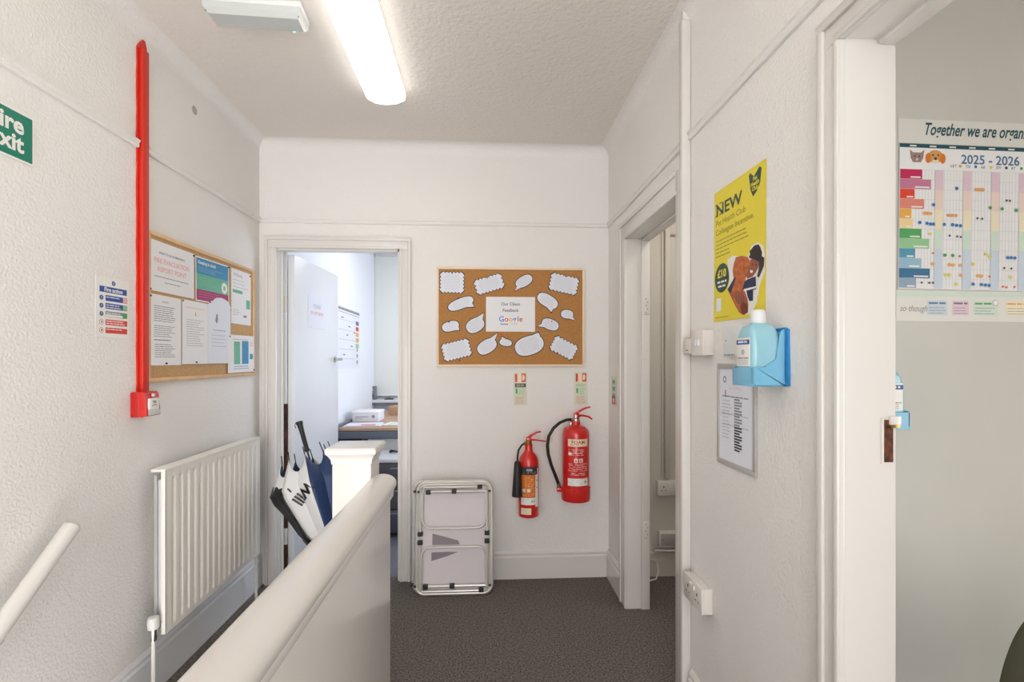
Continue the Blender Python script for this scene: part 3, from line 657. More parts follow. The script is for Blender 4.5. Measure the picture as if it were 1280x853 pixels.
# ---------------------------------------------------------------- folding table
lean = -R(8)
t = tag(empty('folding_table', (-.405, 2.80, .0), (lean, 0, 0)), 'folded aluminium camping table with lilac panels leaning on back wall', 'folding table')
q_ = .000905
def tx(cx): return (cx-88)*q_
def tz(cy): return (757-cy)*q_
def rrect(x0, x1, z0, z1, r, y, n=6):
    pts = []
    for (cx, cz, a0) in ((x1-r, z1-r, 0), (x0+r, z1-r, 90), (x0+r, z0+r, 180), (x1-r, z0+r, 270)):
        for k in range(n+1): a = R(a0+90*k/n); pts.append((cx+r*cos(a), y, cz+r*sin(a)))
    return pts
x0, x1, z0, z1 = tx(110), tx(583), .008, tz(72)
m = MB(); m.tube(rrect(x0, x1, z0, z1, .05, -.012), .009, 'aluminium', 10, closed=True); m.tube(rrect(x0+.012, x1-.012, z0+.012, z1-.012, .042, -.016), .006, 'aluminium', 8, closed=True); m.build('front_frame', t)
m = MB(); m.tube(rrect(x0-.02, x1-.01, z0, z1+.004, .05, .022), .009, 'aluminium', 10, closed=True); m.build('rear_frame', t)
m = MB(); pp = [(p[0], p[2]) for p in rrect(x0+.005, x1-.005, z0+.005, z1-.005, .045, 0)]; m.prism(pp, -.011, -.005, 'lilac'); m.build('front_panel', t)
m = MB(); pp = [(p[0]-.015, p[2]) for p in rrect(x0+.005, x1-.005, z0+.005, z1-.005, .045, 0)]; m.prism(pp, .017, .023, 'lilac'); m.build('rear_panel', t)
m = MB(); m.prism([(tx(208), tz(385)), (tx(370), tz(430)), (tx(380), tz(455)), (tx(208), tz(455))], -.0125, -.0112, 'lilac_dark'); m.prism([(tx(203), tz(500)), (tx(300), tz(498)), (tx(370), tz(500)), (tx(300), tz(525)), (tx(203), tz(552))], -.0125, -.0112, 'lilac_dark'); m.build('handle_opening', t)['label'] = 'dark triangular hand openings'
def ubend(xa, xb, ztop, zbot, r, y, up):
    pts = [(xa, y, ztop)]; s_ = -1 if up else 1
    n = 8
    for k in range(n+1): a = R(90*k/n); pts.append((xa+r-r*cos(a), y, zbot+(s_*-1)*(-r)*(1-sin(a))*-1)) if False else pts.append((xa+r*(1-cos(a)), y, zbot-s_*(-1)*r*(1-sin(a))*(1)))
    for k in range(n+1): a = R(90*(1-k/n)); pts.append((xb-r*(1-cos(a)), y, zbot-s_*(-1)*r*(1-sin(a))))
    pts.append((xb, y, ztop)); return pts
a, b_ = tx(145), tx(545)
m = MB(); m.tube(ubend(a, b_, tz(110), tz(352), .05, -.03, False), .006, 'aluminium', 10); m.build('leg', t)
m = MB(); m.tube(ubend(a, b_, tz(720), tz(466), .05, -.03, True), .006, 'aluminium', 10); m.build('leg', t)
for (xa, xb, cy) in ((150, 520, 100), (170, 545, 127), (165, 545, 698), (150, 525, 728)):
    m = MB(); m.tube([(tx(xa), -.028, tz(cy)), (tx(xb), -.028, tz(cy))], .008, 'aluminium', 10); m.build('cross_bar', t)
for xa in (133, 552):
    for (c0, c1) in ((120, 372), (448, 705)):
        m = MB(); m.tube([(tx(xa), -.026, tz(c0)), (tx(xa), -.026, tz(c1))], .0075, 'aluminium', 10); m.build('side_tube', t)
for (cx, cy) in ((133, 384), (133, 436), (552, 383), (552, 433), (180, 130), (343, 126), (507, 98), (172, 700), (335, 697), (515, 725)):
    m = MB(); m.box(tx(cx)-.014, tx(cx)+.014, -.038, -.014, tz(cy)-.012, tz(cy)+.012, 'rubber_black', .003); m.build('clip', t)
for (cx, cy) in ((92, 125), (118, 127), (568, 127), (85, 690), (105, 698), (570, 700)):
    m = MB(); m.box(tx(cx)-.007, tx(cx)+.007, -.026, -.0, tz(cy)-.006, tz(cy)+.006, 'rubber_black', .002); m.build('corner_stop', t)

# ---------------------------------------------------------------- ceiling fittings
t = tag(empty('ceiling_light', (-.468, 1.60, H)), 'glowing white fluorescent ceiling light with long diffuser', 'ceiling light')
m = MB(); m.box(-.085, .085, -.78, .78, -.03, 0, 'plastic_cool', .003); m.build('housing', t)
m = MB(); sec = []
pr = [(-.09, -.018), (-.093, -.03), (-.088, -.055), (-.05, -.074), (0, -.08), (.05, -.074), (.088, -.055), (.093, -.03), (.09, -.018)]
for y, sc in ((-.80, .9), (-.79, 1), (.765, 1), (.78, .96), (.79, .85)): sec.append([(p[0]*(.97 if sc < 1 else 1), y, -.018+(p[1]+.018)*sc) for p in pr])
m.loft(sec, 'lamp_diffuser'); m.build('diffuser', t)
t = tag(empty('emergency_light', (-.835, 1.86, H), (0, 0, R(3))), 'unlit white emergency bulkhead light on the ceiling, upper left', 'emergency light')
m = MB(); m.box(-.17, .17, -.055, .055, -.022, 0, 'plastic_cool', .004); m.build('base', t)
m = MB(); m.loft([[(-.168, -.053, -.02), (.168, -.053, -.02), (.168, .053, -.02), (-.168, .053, -.02)], [(-.166, -.05, -.04), (.166, -.05, -.04), (.166, .05, -.04), (-.166, .05, -.04)], [(-.155, -.035, -.055), (.155, -.035, -.055), (.155, .035, -.055), (-.155, .035, -.055)]], 'clear_plastic', smooth=False); m.build('diffuser', t)
m = MB(); m.lathe([(.005, -.004), (.006, 0)], 'led', (.115, .048, -.045), 10); m.build('indicator_led', t)['label'] = 'small green indicator'
for x in (-.16, .158):
    m = MB(); m.lathe([(.003, 0), (.003, -.006)], 'ink_grey', (x, -.04, -.045), 8); m.build('screw', t)

# ---------------------------------------------------------------- right wall things
def d_poster(m, w, h, y):
    y2 = y-.0003; y3 = y-.0006; y4 = y-.0009
    m.text('NEW', .012, .345, .052, y, 'poster_green', 'LEFT', .0012, sx=1.35)
    for (sx_, zz) in ((.012, .345), (.04, .345), (.012, .3815), (.04, .3815)): m.rect(sx_-.004, sx_+.010, zz, zz+.0035, y2, 'poster_green')
    m.text('Pet Health Club', .012, .312, .027, y, 'olive', 'LEFT', 0, sx=1.05); m.text('Colleague Incentive.', .012, .282, .027, y, 'olive', 'LEFT', 0.0, sx=1.05)
    m.lines(.012, .225, .264, 3, .0125, y, 'olive', .003, .15); m.lines(.012, .13, .226, 2, .0125, y, 'olive', .003, .3)
    m.flat([(.213, .408), (.219, .415), (.24, .398), (.268, .416), (.279, .408), (.272, .37), (.255, .352), (.236, .342), (.222, .365)], y, 'poster_green')
    m.text('Pet', .246, .386, .016, y2, 'poster_yellow', 'CENTER', .0006); m.text('Health', .246, .372, .016, y2, 'poster_yellow', 'CENTER', .0006); m.text('Club', .246, .358, .016, y2, 'poster_yellow', 'CENTER', .0006)
    m.flat([(0.089, 0.191), (0.121, 0.198), (0.146, 0.191), (0.21, 0.177), (0.232, 0.204), (0.264, 0.206), (0.289, 0.190), (0.2965, 0.162), (0.2965, 0.118), (0.274, 0.088), (0.258, 0.038), (0.237, 0.017), (0.21, 0.008), (0.17, 0.018), (0.092, 0.097), (0.105, 0.121)], y, 'sign_white')
    m.flat([(0.142, 0.188), (0.175, 0.186), (0.21, 0.176), (0.222, 0.161), (0.221, 0.144), (0.204, 0.126), (0.199, 0.112), (0.193, 0.082), (0.21, 0.056), (0.215, 0.037), (0.213, 0.014), (0.187, 0.009), (0.164, 0.018), (0.142, 0.039), (0.095, 0.093), (0.111, 0.107), (0.13, 0.126), (0.124, 0.152), (0.13, 0.17)], y2, 'coat_orange')
    m.flat([(0.13, 0.124), (0.146, 0.13), (0.114, 0.081), (0.092, 0.097)], y3, 'navy')
    m.flat([(0.21, 0.111), (0.253, 0.113), (0.256, 0.076), (0.24, 0.076), (0.24, 0.046), (0.221, 0.046), (0.21, 0.062), (0.204, 0.078), (0.181, 0.084), (0.193, 0.107)], y3, 'navy')
    m.rect(.19, .255, .079, .085, y4, 'sign_white')
    m.flat([(0.224, 0.165), (0.253, 0.164), (0.274, 0.154), (0.266, 0.135), (0.253, 0.123), (0.237, 0.114), (0.21, 0.113), (0.201, 0.123), (0.21, 0.134), (0.221, 0.147)], y3, 'skin')
    m.flat([(0.232, 0.195), (0.245, 0.201), (0.266, 0.2), (0.276, 0.19), (0.284, 0.174), (0.283, 0.163), (0.296, 0.157), (0.294, 0.135), (0.284, 0.123), (0.271, 0.107), (0.26, 0.111), (0.268, 0.13), (0.27, 0.15), (0.25, 0.16), (0.226, 0.168), (0.216, 0.173), (0.224, 0.181), (0.22, 0.19)], y4, 'hair')
    m.flat([(.225, .136), (.24, .131), (.236, .125), (.224, .128)], y4, 'sign_white'); m.disc(.238, .149, .003, y4, 'hair', 8); m.disc(.255, .145, .003, y4, 'hair', 8)
    m.flat([(0.139, 0.09), (0.175, 0.079), (0.204, 0.057), (0.213, 0.041), (0.204, 0.033), (0.158, 0.044), (0.133, 0.066)], y3, 'skin')
    for q in range(4): m.rect(.15+.013*q, .152+.013*q, .045, .07, y4, 'hair')
    m.flat([(0.185, 0.048), (0.21, 0.038), (0.214, 0.017), (0.193, 0.009), (0.177, 0.017), (0.169, 0.036)], y4, 'dog_fur')
    m.disc(.054, .139, .047, y, 'poster_green', 28); m.text('£10', .054, .142, .034, y2, 'poster_yellow', 'CENTER', .0014, sx=1.1); m.lines(.024, .086, .13, 1, .01, y2, 'sign_white', .006, .05, True); m.lines(.03, .078, .116, 1, .01, y2, 'sign_white', .006, .05, True)
    m.rect(.018, .05, .033, .075, y, 'paper_cool'); m.lines(.01, .1, .014, 1, .01, y, 'olive', .002, .1)
sheet('yellow_poster', 'yellow poster headed NEW showing a person hugging a pet', 'poster', 'right', 1.597, 1.455, .3, .426, .001, d_poster, tilt=R(.6), base='poster_yellow')

t = tag(empty('light_switch', on('right', 1.687, 1.345), wr('right')), 'white double surface box switch below the yellow poster', 'switch')
m = MB(); m.box(0, .09, -.032, 0, 0, .086, 'plastic', .003); m.build('back_box', t)
m = MB(); m.box(-.001, .091, -.04, -.031, -.001, .087, 'plastic', .003); fp = m.build('face_plate', t)
m = MB(); m.box(.028, .044, -.044, -.039, .03, .056, 'plastic_cool', .002); m.build('rocker', fp)
m = MB(); m.box(.048, .064, -.044, -.039, .03, .056, 'plastic_cool', .002); m.build('rocker', fp)
t = tag(empty('junction_box', on('right', 1.778, 1.352), wr('right')), 'small white box between the light switch and the trunking', 'junction box')
m = MB(); m.box(0, .084, -.034, 0, 0, .055, 'plastic', .003); m.box(.03, .05, -.0345, -.033, .01, .014, 'ink_grey'); m.build('body', t)
t = tag(empty('thermostat', on('right', 1.513, 1.325), wr('right')), 'flat white wall plate partly hidden behind the blue dispenser bottle', 'wall plate')
m = MB(); m.box(0, .1, -.012, 0, .015, .108, 'plastic_cool', .003); m.build('plate', t)
m = MB(); m.lines(.01, .08, .022, 1, .01, -.0125, 'ink_grey', .004, .1); m.build('printed_line', t)
m = MB(); m.disc(.02, .065, .003, -.0125, 'ink_grey', 8); m.build('indicator', t)
def socket(t, w=.146, h=.086, dep=.04, mt='plastic'):
    m = MB(); m.box(0, w, -dep+.008, 0, 0, h, mt, .003); m.build('back_box', t)
    m = MB(); m.box(-.001, w+.001, -dep, -dep+.009, -.001, h+.001, mt, .003); f_ = m.build('face_plate', t)
    for cx in (.036, w-.036):
        m = MB(); m.rect(cx-.0035, cx+.0035, h*.54, h*.66, -dep-.0003, 'ink'); m.rect(cx-.015, cx-.008, h*.32, h*.38, -dep-.0003, 'ink'); m.rect(cx+.008, cx+.015, h*.32, h*.38, -dep-.0003, 'ink'); m.build('pin_holes', f_)
        m = MB(); m.box(cx-.006+(.024 if cx < w/2 else -.024), cx+.006+(.024 if cx < w/2 else -.024), -dep-.004, -dep+.001, h*.66, h*.86, mt, .0015); m.build('switch', f_)
t = tag(empty('power_socket', on('right', 1.752, .474), wr('right')), 'white double power socket low on the right wall', 'socket'); socket(t)
t = tag(empty('power_socket', (1.058, YB-.01, .5)), 'upper double socket inside the dim cupboard', 'socket'); socket(t, .16, .088, .035, 'plastic')
t = tag(empty('blank_socket_box', (1.066, YB-.01, .186)), 'lower wide blank box inside the dim cupboard, above the skirting', 'electrical box')
m = MB(); m.box(0, .2, -.04, 0, 0, .09, 'plastic', .003); m.box(.008, .192, -.043, -.038, .008, .082, 'frame_grey', .002); m.build('box', t)
for x in (.02, .18):
    m = MB(); m.disc(x, .045, .003, -.0435, 'ink', 8); m.build('screw', t)
m = MB(); m.tube([(1.0, YB-.06, .115), (1.03, YB-.055, .118), (1.05, YB-.05, .09), (1.052, YB-.07, .05), (1.03, YB-.09, .012), (.98, YB-.1, .006), (.93, YB-.1, .005)], .005, 'gloss', 8)
tag(m.build('power_cable'), 'looped white cable on the cupboard floor behind the door jamb', 'cable')
m = MB(); m.tube([(1.04, YB-.045, .168), (1.12, YB-.05, .163), (1.2, YB-.05, .168), (1.3, YB-.05, .166)], .006, 'gloss', 8); m.box(1.04, 1.3, YB-.03, YB-.008, .15, .162, 'gloss', .003)
tag(m.build('cable_run'), 'white cable lying along the cupboard skirting top', 'cable')

def d_cert(m, w, h, y): pass
t = tag(empty('certificate_frame', on('right', 1.563, .998), wr('right')), 'slim grey framed document beneath the blue dispenser', 'framed document')
m = MB(); w_, h_ = .226, .32
m.box(0, w_, -.008, 0, 0, .016, 'frame_grey', .002); m.box(0, w_, -.008, 0, h_-.016, h_, 'frame_grey', .002); m.box(0, .012, -.008, 0, .016, h_-.016, 'frame_grey', .002); m.box(w_-.014, w_, -.008, 0, .016, h_-.016, 'frame_grey', .002); m.build('frame', t)
m = MB(); m.rect(.01, w_-.01, .01, h_-.01, -.004, 'paper_cool'); y = -.0044
m.disc(.045, h_-.05, .011, y, 'ink_grey', 12); m.disc(.045, h_-.05, .006, y-.0003, 'paper_cool', 10); m.text('§', .05, h_-.1, .024, y, 'ink_grey', 'CENTER', .001)
m.lines(.07, .15, h_-.075, 1, .01, y, 'pink_ink', .002, .1); m.lines(.03, .19, h_-.1, 1, .01, y, 'ink_grey', .004, .05)
m.lines(.03, .085, h_-.115, 12, .0105, y, 'ink_light', .003, .3); m.lines(.03, .19, h_-.155, 2, .035, y, 'ink_light', .003, .1)
for q in range(19): m.rect(.105, .15-.012*((q*7) % 3 == 0), h_-.112-.0085*q, h_-.107-.0085*q, y-.0003, 'ink_grey' if q < 10 else 'ink')
m.build('document', t)

# soap dispenser
def dispenser(loc, rz, label, z0=0):
    t = tag(empty('soap_dispenser', loc, (0, 0, rz)), label, 'soap dispenser', 'blue hand gel dispensers')
    # local: x along wall (0..0.1), -y out of the wall
    m = MB(); m.prism([(.0, .03), (.1, .0), (.112, .004), (.108, .145), (.095, .15), (.012, .148), (.0, .14)], -.006, 0, 'clip_blue'); m.build('wall_plate', t)
    m = MB(); w_ = .1
    tr = [(0, 0), (-.086, .002), (-.092, .01), (-.092, .046), (-.086, .05), (-.06, .05), (-.03, .07), (-.018, .14), (-.008, .145), (-.006, 0)]
    m.prism(tr, .0, .004, 'holder_blue', axis='x'); m.prism(tr, w_-.004, w_, 'holder_blue', axis='x')
    m.box(0, w_, -.093, -.006, 0, .005, 'holder_blue', .002); m.box(0, w_, -.092, -.087, .0, .047, 'holder_blue', .002); m.box(0, w_, -.0095, -.006, 0, .14, 'holder_blue', .001); m.build('holder', t)
    def sup(hx, hy, z, cx=.05, cy=-.0495, n=40, e=.34):
        return [(cx+hx*math.copysign(abs(cos(2*pi*k/n))**e, cos(2*pi*k/n)), cy+hy*math.copysign(abs(sin(2*pi*k/n))**e, sin(2*pi*k/n)), z) for k in range(n)]
    m = MB(); m.loft([sup(.04, .034, .0065), sup(.044, .039, .012), sup(.044, .039, .108), sup(.041, .038, .125), sup(.035, .036, .142), sup(.027, .032, .155), sup(.018, .020, .161, e=.8), sup(.016, .016, .168, e=1)], 'bottle_blue'); b_ = m.build('bottle', t, auto=60)
    m = MB(); m.lathe([(.018, .163), (.0195, .166), (.0185, .19), (.015, .198), (.004, .2)], 'plastic_cool', (.05, -.049, 0), 24); m.build('cap', b_)['label'] = 'white screw cap'
    m = MB(); m.box(.018, .082, -.0895, -.0878, .052, .125, 'sign_white', .0005); y = -.0898; m.rect(.018, .082, .108, .12, y, 'sign_blue'); m.lines(.024, .076, .117, 1, .01, y-.0003, 'sign_white', .005, .1, True)
    m.disc(.05, .088, .008, y, 'ink_light', 12); m.lines(.022, .078, .074, 1, .01, y, 'ink_grey', .003, .05, True); m.lines(.026, .074, .068, 3, .005, y, 'ink_light', .002, .2, True); m.build('label_sticker', b_)['label'] = 'white label with blue band'
    return t
dispenser(on('right', 1.30, 1.262), -pi/2, 'light blue gel bottle in its blue holder right of yellow poster')
dispenser((1.042, 1.35, 1.142), 0, 'blue dispenser half hidden behind the door jamb under the wall planner')

# ---------------------------------------------------------------- side room planner
def d_plan(m, w, h, y):
    y2 = y-.0003
    m.rect(.0, w, h-.011, h, y, 'p_teal')
    for q in range(12): m.rect(.03+.06*q, .05+.06*q, h-.008, h-.004, y2, 'sign_white')
    # cat and dog heads
    cx, cz = .052, h-.037
    m.flat([(cx-.022, cz+.02), (cx-.012, cz+.012), (cx+.012, cz+.012), (cx+.022, cz+.021), (cx+.019, cz-.004), (cx+.012, cz-.016), (cx-.012, cz-.016), (cx-.019, cz-.004)], y, 'fur_grey'); m.disc(cx-.007, cz+.001, .0025, y2, 'ink', 6); m.disc(cx+.007, cz+.001, .0025, y2, 'ink', 6); m.disc(cx, cz-.008, .004, y2, 'pink_ink', 6)
    cx = .108; m.disc(cx, cz+.002, .024, y, 'fur_tan', 18, .019); m.disc(cx-.022, cz-.003, .009, y2, 'orange', 10, .015); m.disc(cx+.022, cz-.003, .009, y2, 'orange', 10, .015); m.disc(cx-.008, cz+.006, .003, y-.0006, 'ink', 6); m.disc(cx+.008, cz+.006, .003, y-.0006, 'ink', 6); m.disc(cx, cz-.004, .0045, y-.0006, 'ink', 8); m.disc(cx, cz-.012, .011, y2, 'sign_cream', 10, .006)
    m.text('2025 - 2026', .186, h-.052, .037, y, 'year', 'LEFT', .0007)
    x = .16
    for n_, c_ in (('GET', 'dot_orange'), ('TN', 'dot_blue'), ('AB', 'dot_yellow'), ('SW', 'dot_plum'), ('BT', 'dot_green')):
        m.text(n_, x-.008, h-.064, .011, y, 'ink', 'LEFT', 0, .2); m.disc(x+.024, h-.06, .0045, y2, c_, 10); x += .047
    top = h-.074; rh = .0285
    for q in range(60): m.rect(.05+.0095*q, .0506+.0095*q, .006, top, y, 'ink_light')
    for q in range(13): m.rect(.05, w, top-rh*q, top-rh*q+.0004, y, 'ink_light')
    cols = ('p_crimson', 'p_mauve', 'p_red', 'p_salmon', 'p_amber', 'p_cream', 'p_green', 'p_lgreen', 'p_blue', 'p_lblue', 'p_dblue', 'p_slate'); wd = (.066, .093, .044, .073, .035, .04, .066, .09, .048, .066, .093, .052)
    for c0 in range(6):
        xx = .108+.0862*c0
        for q in range(12): m.rect(xx, xx+.025, top-rh*(q+1), top-rh*q, y2, ('tint_mauve', 'tint_mauve', 'tint_salmon', 'tint_salmon', 'sign_cream', 'sign_cream', 'tint_green', 'tint_green', 'tint_blue', 'tint_blue', 'tint_blue', 'tint_blue')[q])
    for q in range(12):
        m.rect(.002, .002+wd[q], top-rh*(q+1)+.001, top-rh*q, y-.0006, cols[q]); m.rect(wd[q]*.5, wd[q]-.003, top-rh*(q+1)+.004, top-rh*(q+1)+.008, y-.0009, 'sign_white')
    # stickers: (column px, row px) read off the planner, in local metres
    def S_(cx, cy): return (cx/4.739-22)*.00230, h-(240+cy/4.739-180)*.00230
    dots = [('dot_blue', 318, 75), ('dot_orange', 262, 127), ('dot_orange', 280, 127), ('dot_orange', 300, 128), ('dot_orange', 412, 135), ('dot_orange', 435, 135), ('dot_orange', 458, 135), ('dot_blue', 233, 183), ('dot_blue', 278, 186), ('dot_blue', 298, 190), ('dot_blue', 318, 190), ('dot_blue', 386, 190), ('dot_blue', 438, 190), ('dot_blue', 463, 193), ('dot_blue', 488, 195), ('dot_plum', 778, 35), ('dot_plum', 799, 36), ('dot_green', 674, 82), ('dot_green', 750, 86), ('dot_green', 840, 92), ('dot_plum', 595, 147), ('dot_plum', 624, 149), ('dot_yellow', 299, 249), ('dot_plum', 420, 256), ('dot_plum', 468, 259), ('dot_plum', 490, 262), ('dot_green', 393, 373), ('dot_green', 442, 373), ('dot_red', 486, 377), ('dot_red', 318, 362), ('dot_yellow', 652, 360), ('dot_yellow', 676, 375), ('dot_blue', 790, 377), ('dot_blue', 812, 377), ('dot_blue', 835, 378), ('dot_orange', 318, 426), ('dot_orange', 423, 429), ('dot_orange', 446, 430), ('dot_orange', 490, 430), ('dot_yellow', 570, 422), ('dot_plum', 768, 440), ('dot_plum', 813, 442), ('dot_yellow', 400, 490), ('dot_yellow', 424, 490), ('dot_orange', 493, 490), ('dot_orange', 601, 491), ('dot_orange', 625, 492), ('dot_red', 675, 494), ('dot_yellow', 811, 494), ('dot_plum', 250, 539), ('dot_plum', 297, 539), ('dot_plum', 320, 539), ('dot_yellow', 465, 543), ('dot_blue', 573, 541), ('dot_blue', 625, 543), ('dot_blue', 649, 545), ('dot_blue', 674, 547), ('dot_red', 760, 552), ('dot_red', 784, 555), ('dot_red', 835, 552), ('dot_blue', 462, -32+5), ('dot_orange', 585, -24), ('dot_orange', 605, -24), ('dot_orange', 627, -24)]
    for c_, a_, b2 in dots: 
        x_, z_ = S_(a_, b2); small = c_ in ('dot_plum', 'dot_red'); m.disc(x_, z_, .0032 if small else .005, y-.0012, c_, 10)
sheet('wall_planner', 'colourful year planner 2025 - 2026 on the side room wall', 'wall planner', 'side', 1.186, 1.535, .63, .418, .002, d_plan, tilt=R(.8), base='paper')
def d_tog(m, w, h, y):
    m.text('Together we are organised', .075, .026, .05, y, 'p_teal', 'LEFT', .0009, .35, sx=.65)
sheet('planner_header', 'white banner with dark handwriting style words above the planner', 'banner', 'side', 1.188, 1.955, .62, .07, .0005, d_tog, tilt=R(.8), base='banner')
def d_str(m, w, h, y):
    m.rect(0, w, h-.016, h-.004, y, 'tint_green'); m.text('so though', -.0+.01, .028, .026, y, 'ink_grey', 'LEFT', 0, .3, sx=.8)
    for i, (a_, b2, mt, ln) in enumerate(((.094, .154, 'tint_blue', 'year'), (.17, .22, 'tint_mauve', 'ink_purple'), (.235, .31, 'tint_green', 'p_green'), (.335, .42, 'sign_cream', 'dot_orange'), (.44, .52, 'tint_blue', 'year'))):
        m.rect(a_, b2, .018, .06, y, mt); m.lines(a_+.004, b2-.004, .055, 1, .01, y-.0003, ln, .005, .05); m.lines(a_+.004, b2-.004, .04, 3, .008, y-.0003, 'ink_grey', .0016, .3)
    m.disc(.302, .055, .009, y-.0003, 'ink_grey', 14); m.disc(.302, .055, .0078, y-.0005, 'paper', 14)
sheet('planner_footer', 'pale strip of small coloured boxes directly under the planner', 'banner', 'side', 1.182, 1.442, .66, .088, .0005, d_str, tilt=R(.3), base='banner')
# dark chair at the lower right edge
t = tag(empty('office_chair', (1.345, 1.06, 0), (0, 0, R(8))), 'dark olive fabric chair cut off at the bottom right edge', 'chair')
m = MB(); m.loft([[(x*s_+.0, y*s_*.6+.0, z) for x, y in ((-.22, -.05), (-.12, -.09), (.12, -.09), (.22, -.05), (.22, .02), (.12, .04), (-.12, .04), (-.22, .02))] for z, s_ in ((.42, .8), (.47, .98), (.57, 1), (.66, .88), (.73, .68), (.77, .42), (.78, .2))], 'chair_olive'); o = m.build('backrest', t, auto=180); o.modifiers.new('smooth', 'SUBSURF').render_levels = 3
m = MB(); m.box(-.23, .23, -.48, -.02, .43, .5, 'chair_olive', .025, 4); m.build('seat', t)
m = MB(); m.lathe([(.03, .1), (.03, .3), (.02, .3), (.02, .43)], 'rubber_black', (0, -.25, 0)); m.build('gas_column', t)
m = MB(); m.tube([(0, -.2, .44), (0, .0, .42), (0, .05, .5), (0, .03, .62)], .014, 'rubber_black'); m.build('back_support', t)
for k in range(5):
    a = 2*pi*k/5+.3; m = MB(); e_ = (.24*cos(a), -.25+.24*sin(a)); m.tube([(0, -.25, .12), (e_[0], e_[1], .07)], .018, 'rubber_black', 10, [.022, .013]); m.tube([(e_[0]-.012, e_[1], .028), (e_[0]+.012, e_[1], .028)], .028, 'rubber_black', 14); m.build('foot_spoke', t)

# ---------------------------------------------------------------- umbrella in the office doorway
foot = Vector((-.69, 2.62, .005)); top = Vector((-1.03, 2.80, .985)); ax = (top-foot); Lu = ax.length
rotq = Vector((0, 0, 1)).rotation_difference(ax.normalized())
t = tag(empty('umbrella', foot), 'loosely furled navy and white umbrella leaning in the office doorway', 'umbrella')
t.rotation_mode = 'QUATERNION'; t.rotation_quaternion = rotq
m = MB(); m.tube([(0, 0, .04), (0, 0, Lu-.15)], .005, 'black', 10); m.lathe([(.002, 0), (.005, .01), (.005, .05), (.012, .06)], 'black'); m.build('shaft', t)
m = MB(); m.lathe([(.009, Lu-.175), (.014, Lu-.165), (.012, Lu-.15), (.013, Lu-.06), (.0155, Lu-.02), (.018, Lu-.012), (.018, Lu), (.006, Lu+.002)], 'black', n=18); m.tube([(0, 0, Lu-.004), (-.018, -.004, Lu+.0), (-.026, -.006, Lu-.015), (-.024, -.006, Lu-.03)], .0022, 'black', 6); m.build('handle', t)
# canopy: 8 gores, each its own panel (one mesh), folds between ribs
NZ = 16; NG = 8
def rad(th, z):
    zz = (z-.07)/.79; base = .012+.178*min(1, zz/.80)**.9
    if zz > .8: base *= 1-.42*((zz-.8)/.2)
    ph = ((th-R(12))/(2*pi)*NG) % 1.0
    base *= 1+.10*(abs(2*ph-1)-.5)*2*min(1, zz*1.6)
    # sagging fold on the left, towards the door frame
    d = (th-R(195)+pi) % (2*pi)-pi
    base += .028*math.exp(-(d/.35)**2)*math.exp(-((zz-.86)/.22)**2)
    return base
gm = {0: 'umb_navy', 1: 'umb_white', 2: 'umb_navy', 3: 'umb_navy', 4: 'umb_white', 5: 'umb_white', 6: 'umb_navy', 7: 'umb_navy'}
for gI in range(NG):
    b = bmesh.new(); cols_ = 8; rows = []
    th0 = 2*pi*gI/NG+R(12)
    for iz in range(NZ+1):
        row = []
        for k in range(cols_+1):
            th = th0+2*pi/NG*k/cols_; tip = 1-.10*sin(pi*k/cols_)
            z = .07+(.79*iz/NZ)*(1 if iz < NZ-2 else (tip if iz == NZ else 1-(1-tip)*(iz-NZ+3)/4))
            rr = rad(th, z); row.append(b.verts.new((rr*cos(th), rr*sin(th), z)))
        rows.append(row)
    for q, s_ in zip(rows, rows[1:]):
        for k in range(cols_): b.faces.new((q[k], q[k+1], s_[k+1], s_[k]))
    m = MB(); m.merge(b, gm[gI], None, True); o = m.build('canopy_panel', t)
    sd = o.modifiers.new('thickness', 'SOLIDIFY'); sd.thickness = .0015
    if gm[gI] == 'umb_navy': o['label'] = 'navy panel'
    else: o['label'] = 'white panel'
    th = th0; rr = rad(th, .85)
    m = MB(); m.tube([(rr*cos(th)*.98, rr*sin(th)*.98, .78), (rr*cos(th)*.97, rr*sin(th)*.97, .84), (rr*cos(th)*.90, rr*sin(th)*.90, .90)], .0028, 'black', 6); m.build('rib', t)
m = MB()
# lettering on the white gore facing the landing, upside down along the panel
def wf(co):
    th = R(238)+co.x/.19; zz = co.z; rr = rad(th, zz)+.006
    return (rr*cos(th), rr*sin(th), zz)
m.text('Will', .135, .72, .078, 0, 'black', 'LEFT', .002, 0, R(212), fn=wf); m.build('lettering', t)['label'] = 'black lettering upside down'
# black borders of the panels at lower left
b = bmesh.new(); rows = []
for k in range(13):
    zz = .76-.56*k/12; row = []
    for j in range(5):
        th = R(203)+R(9)*k/12*2.0+(j/4-.5)*R(44)*(1+.6*k/12)+ (R(8) if k > 6 else 0)
        rr = rad(th, zz)+.006+.003*sin(k*1.3); row.append(b.verts.new((rr*cos(th), rr*sin(th), zz-.03*j/4)))
    rows.append(row)
for q, s_ in zip(rows, rows[1:]):
    for k in range(4): b.faces.new((q[k], q[k+1], s_[k+1], s_[k]))
m = MB(); m.merge(b, 'black', None, True); o = m.build('black_band', t); o['label'] = 'black fabric band down the left side'; o.modifiers.new('thickness', 'SOLIDIFY').thickness = .002
m = MB(); m.tube([(-.115, -.145, .70), (-.10, -.16, .715), (-.08, -.172, .71), (-.07, -.172, .69)], .004, 'black', 8); m.build('strap', t)

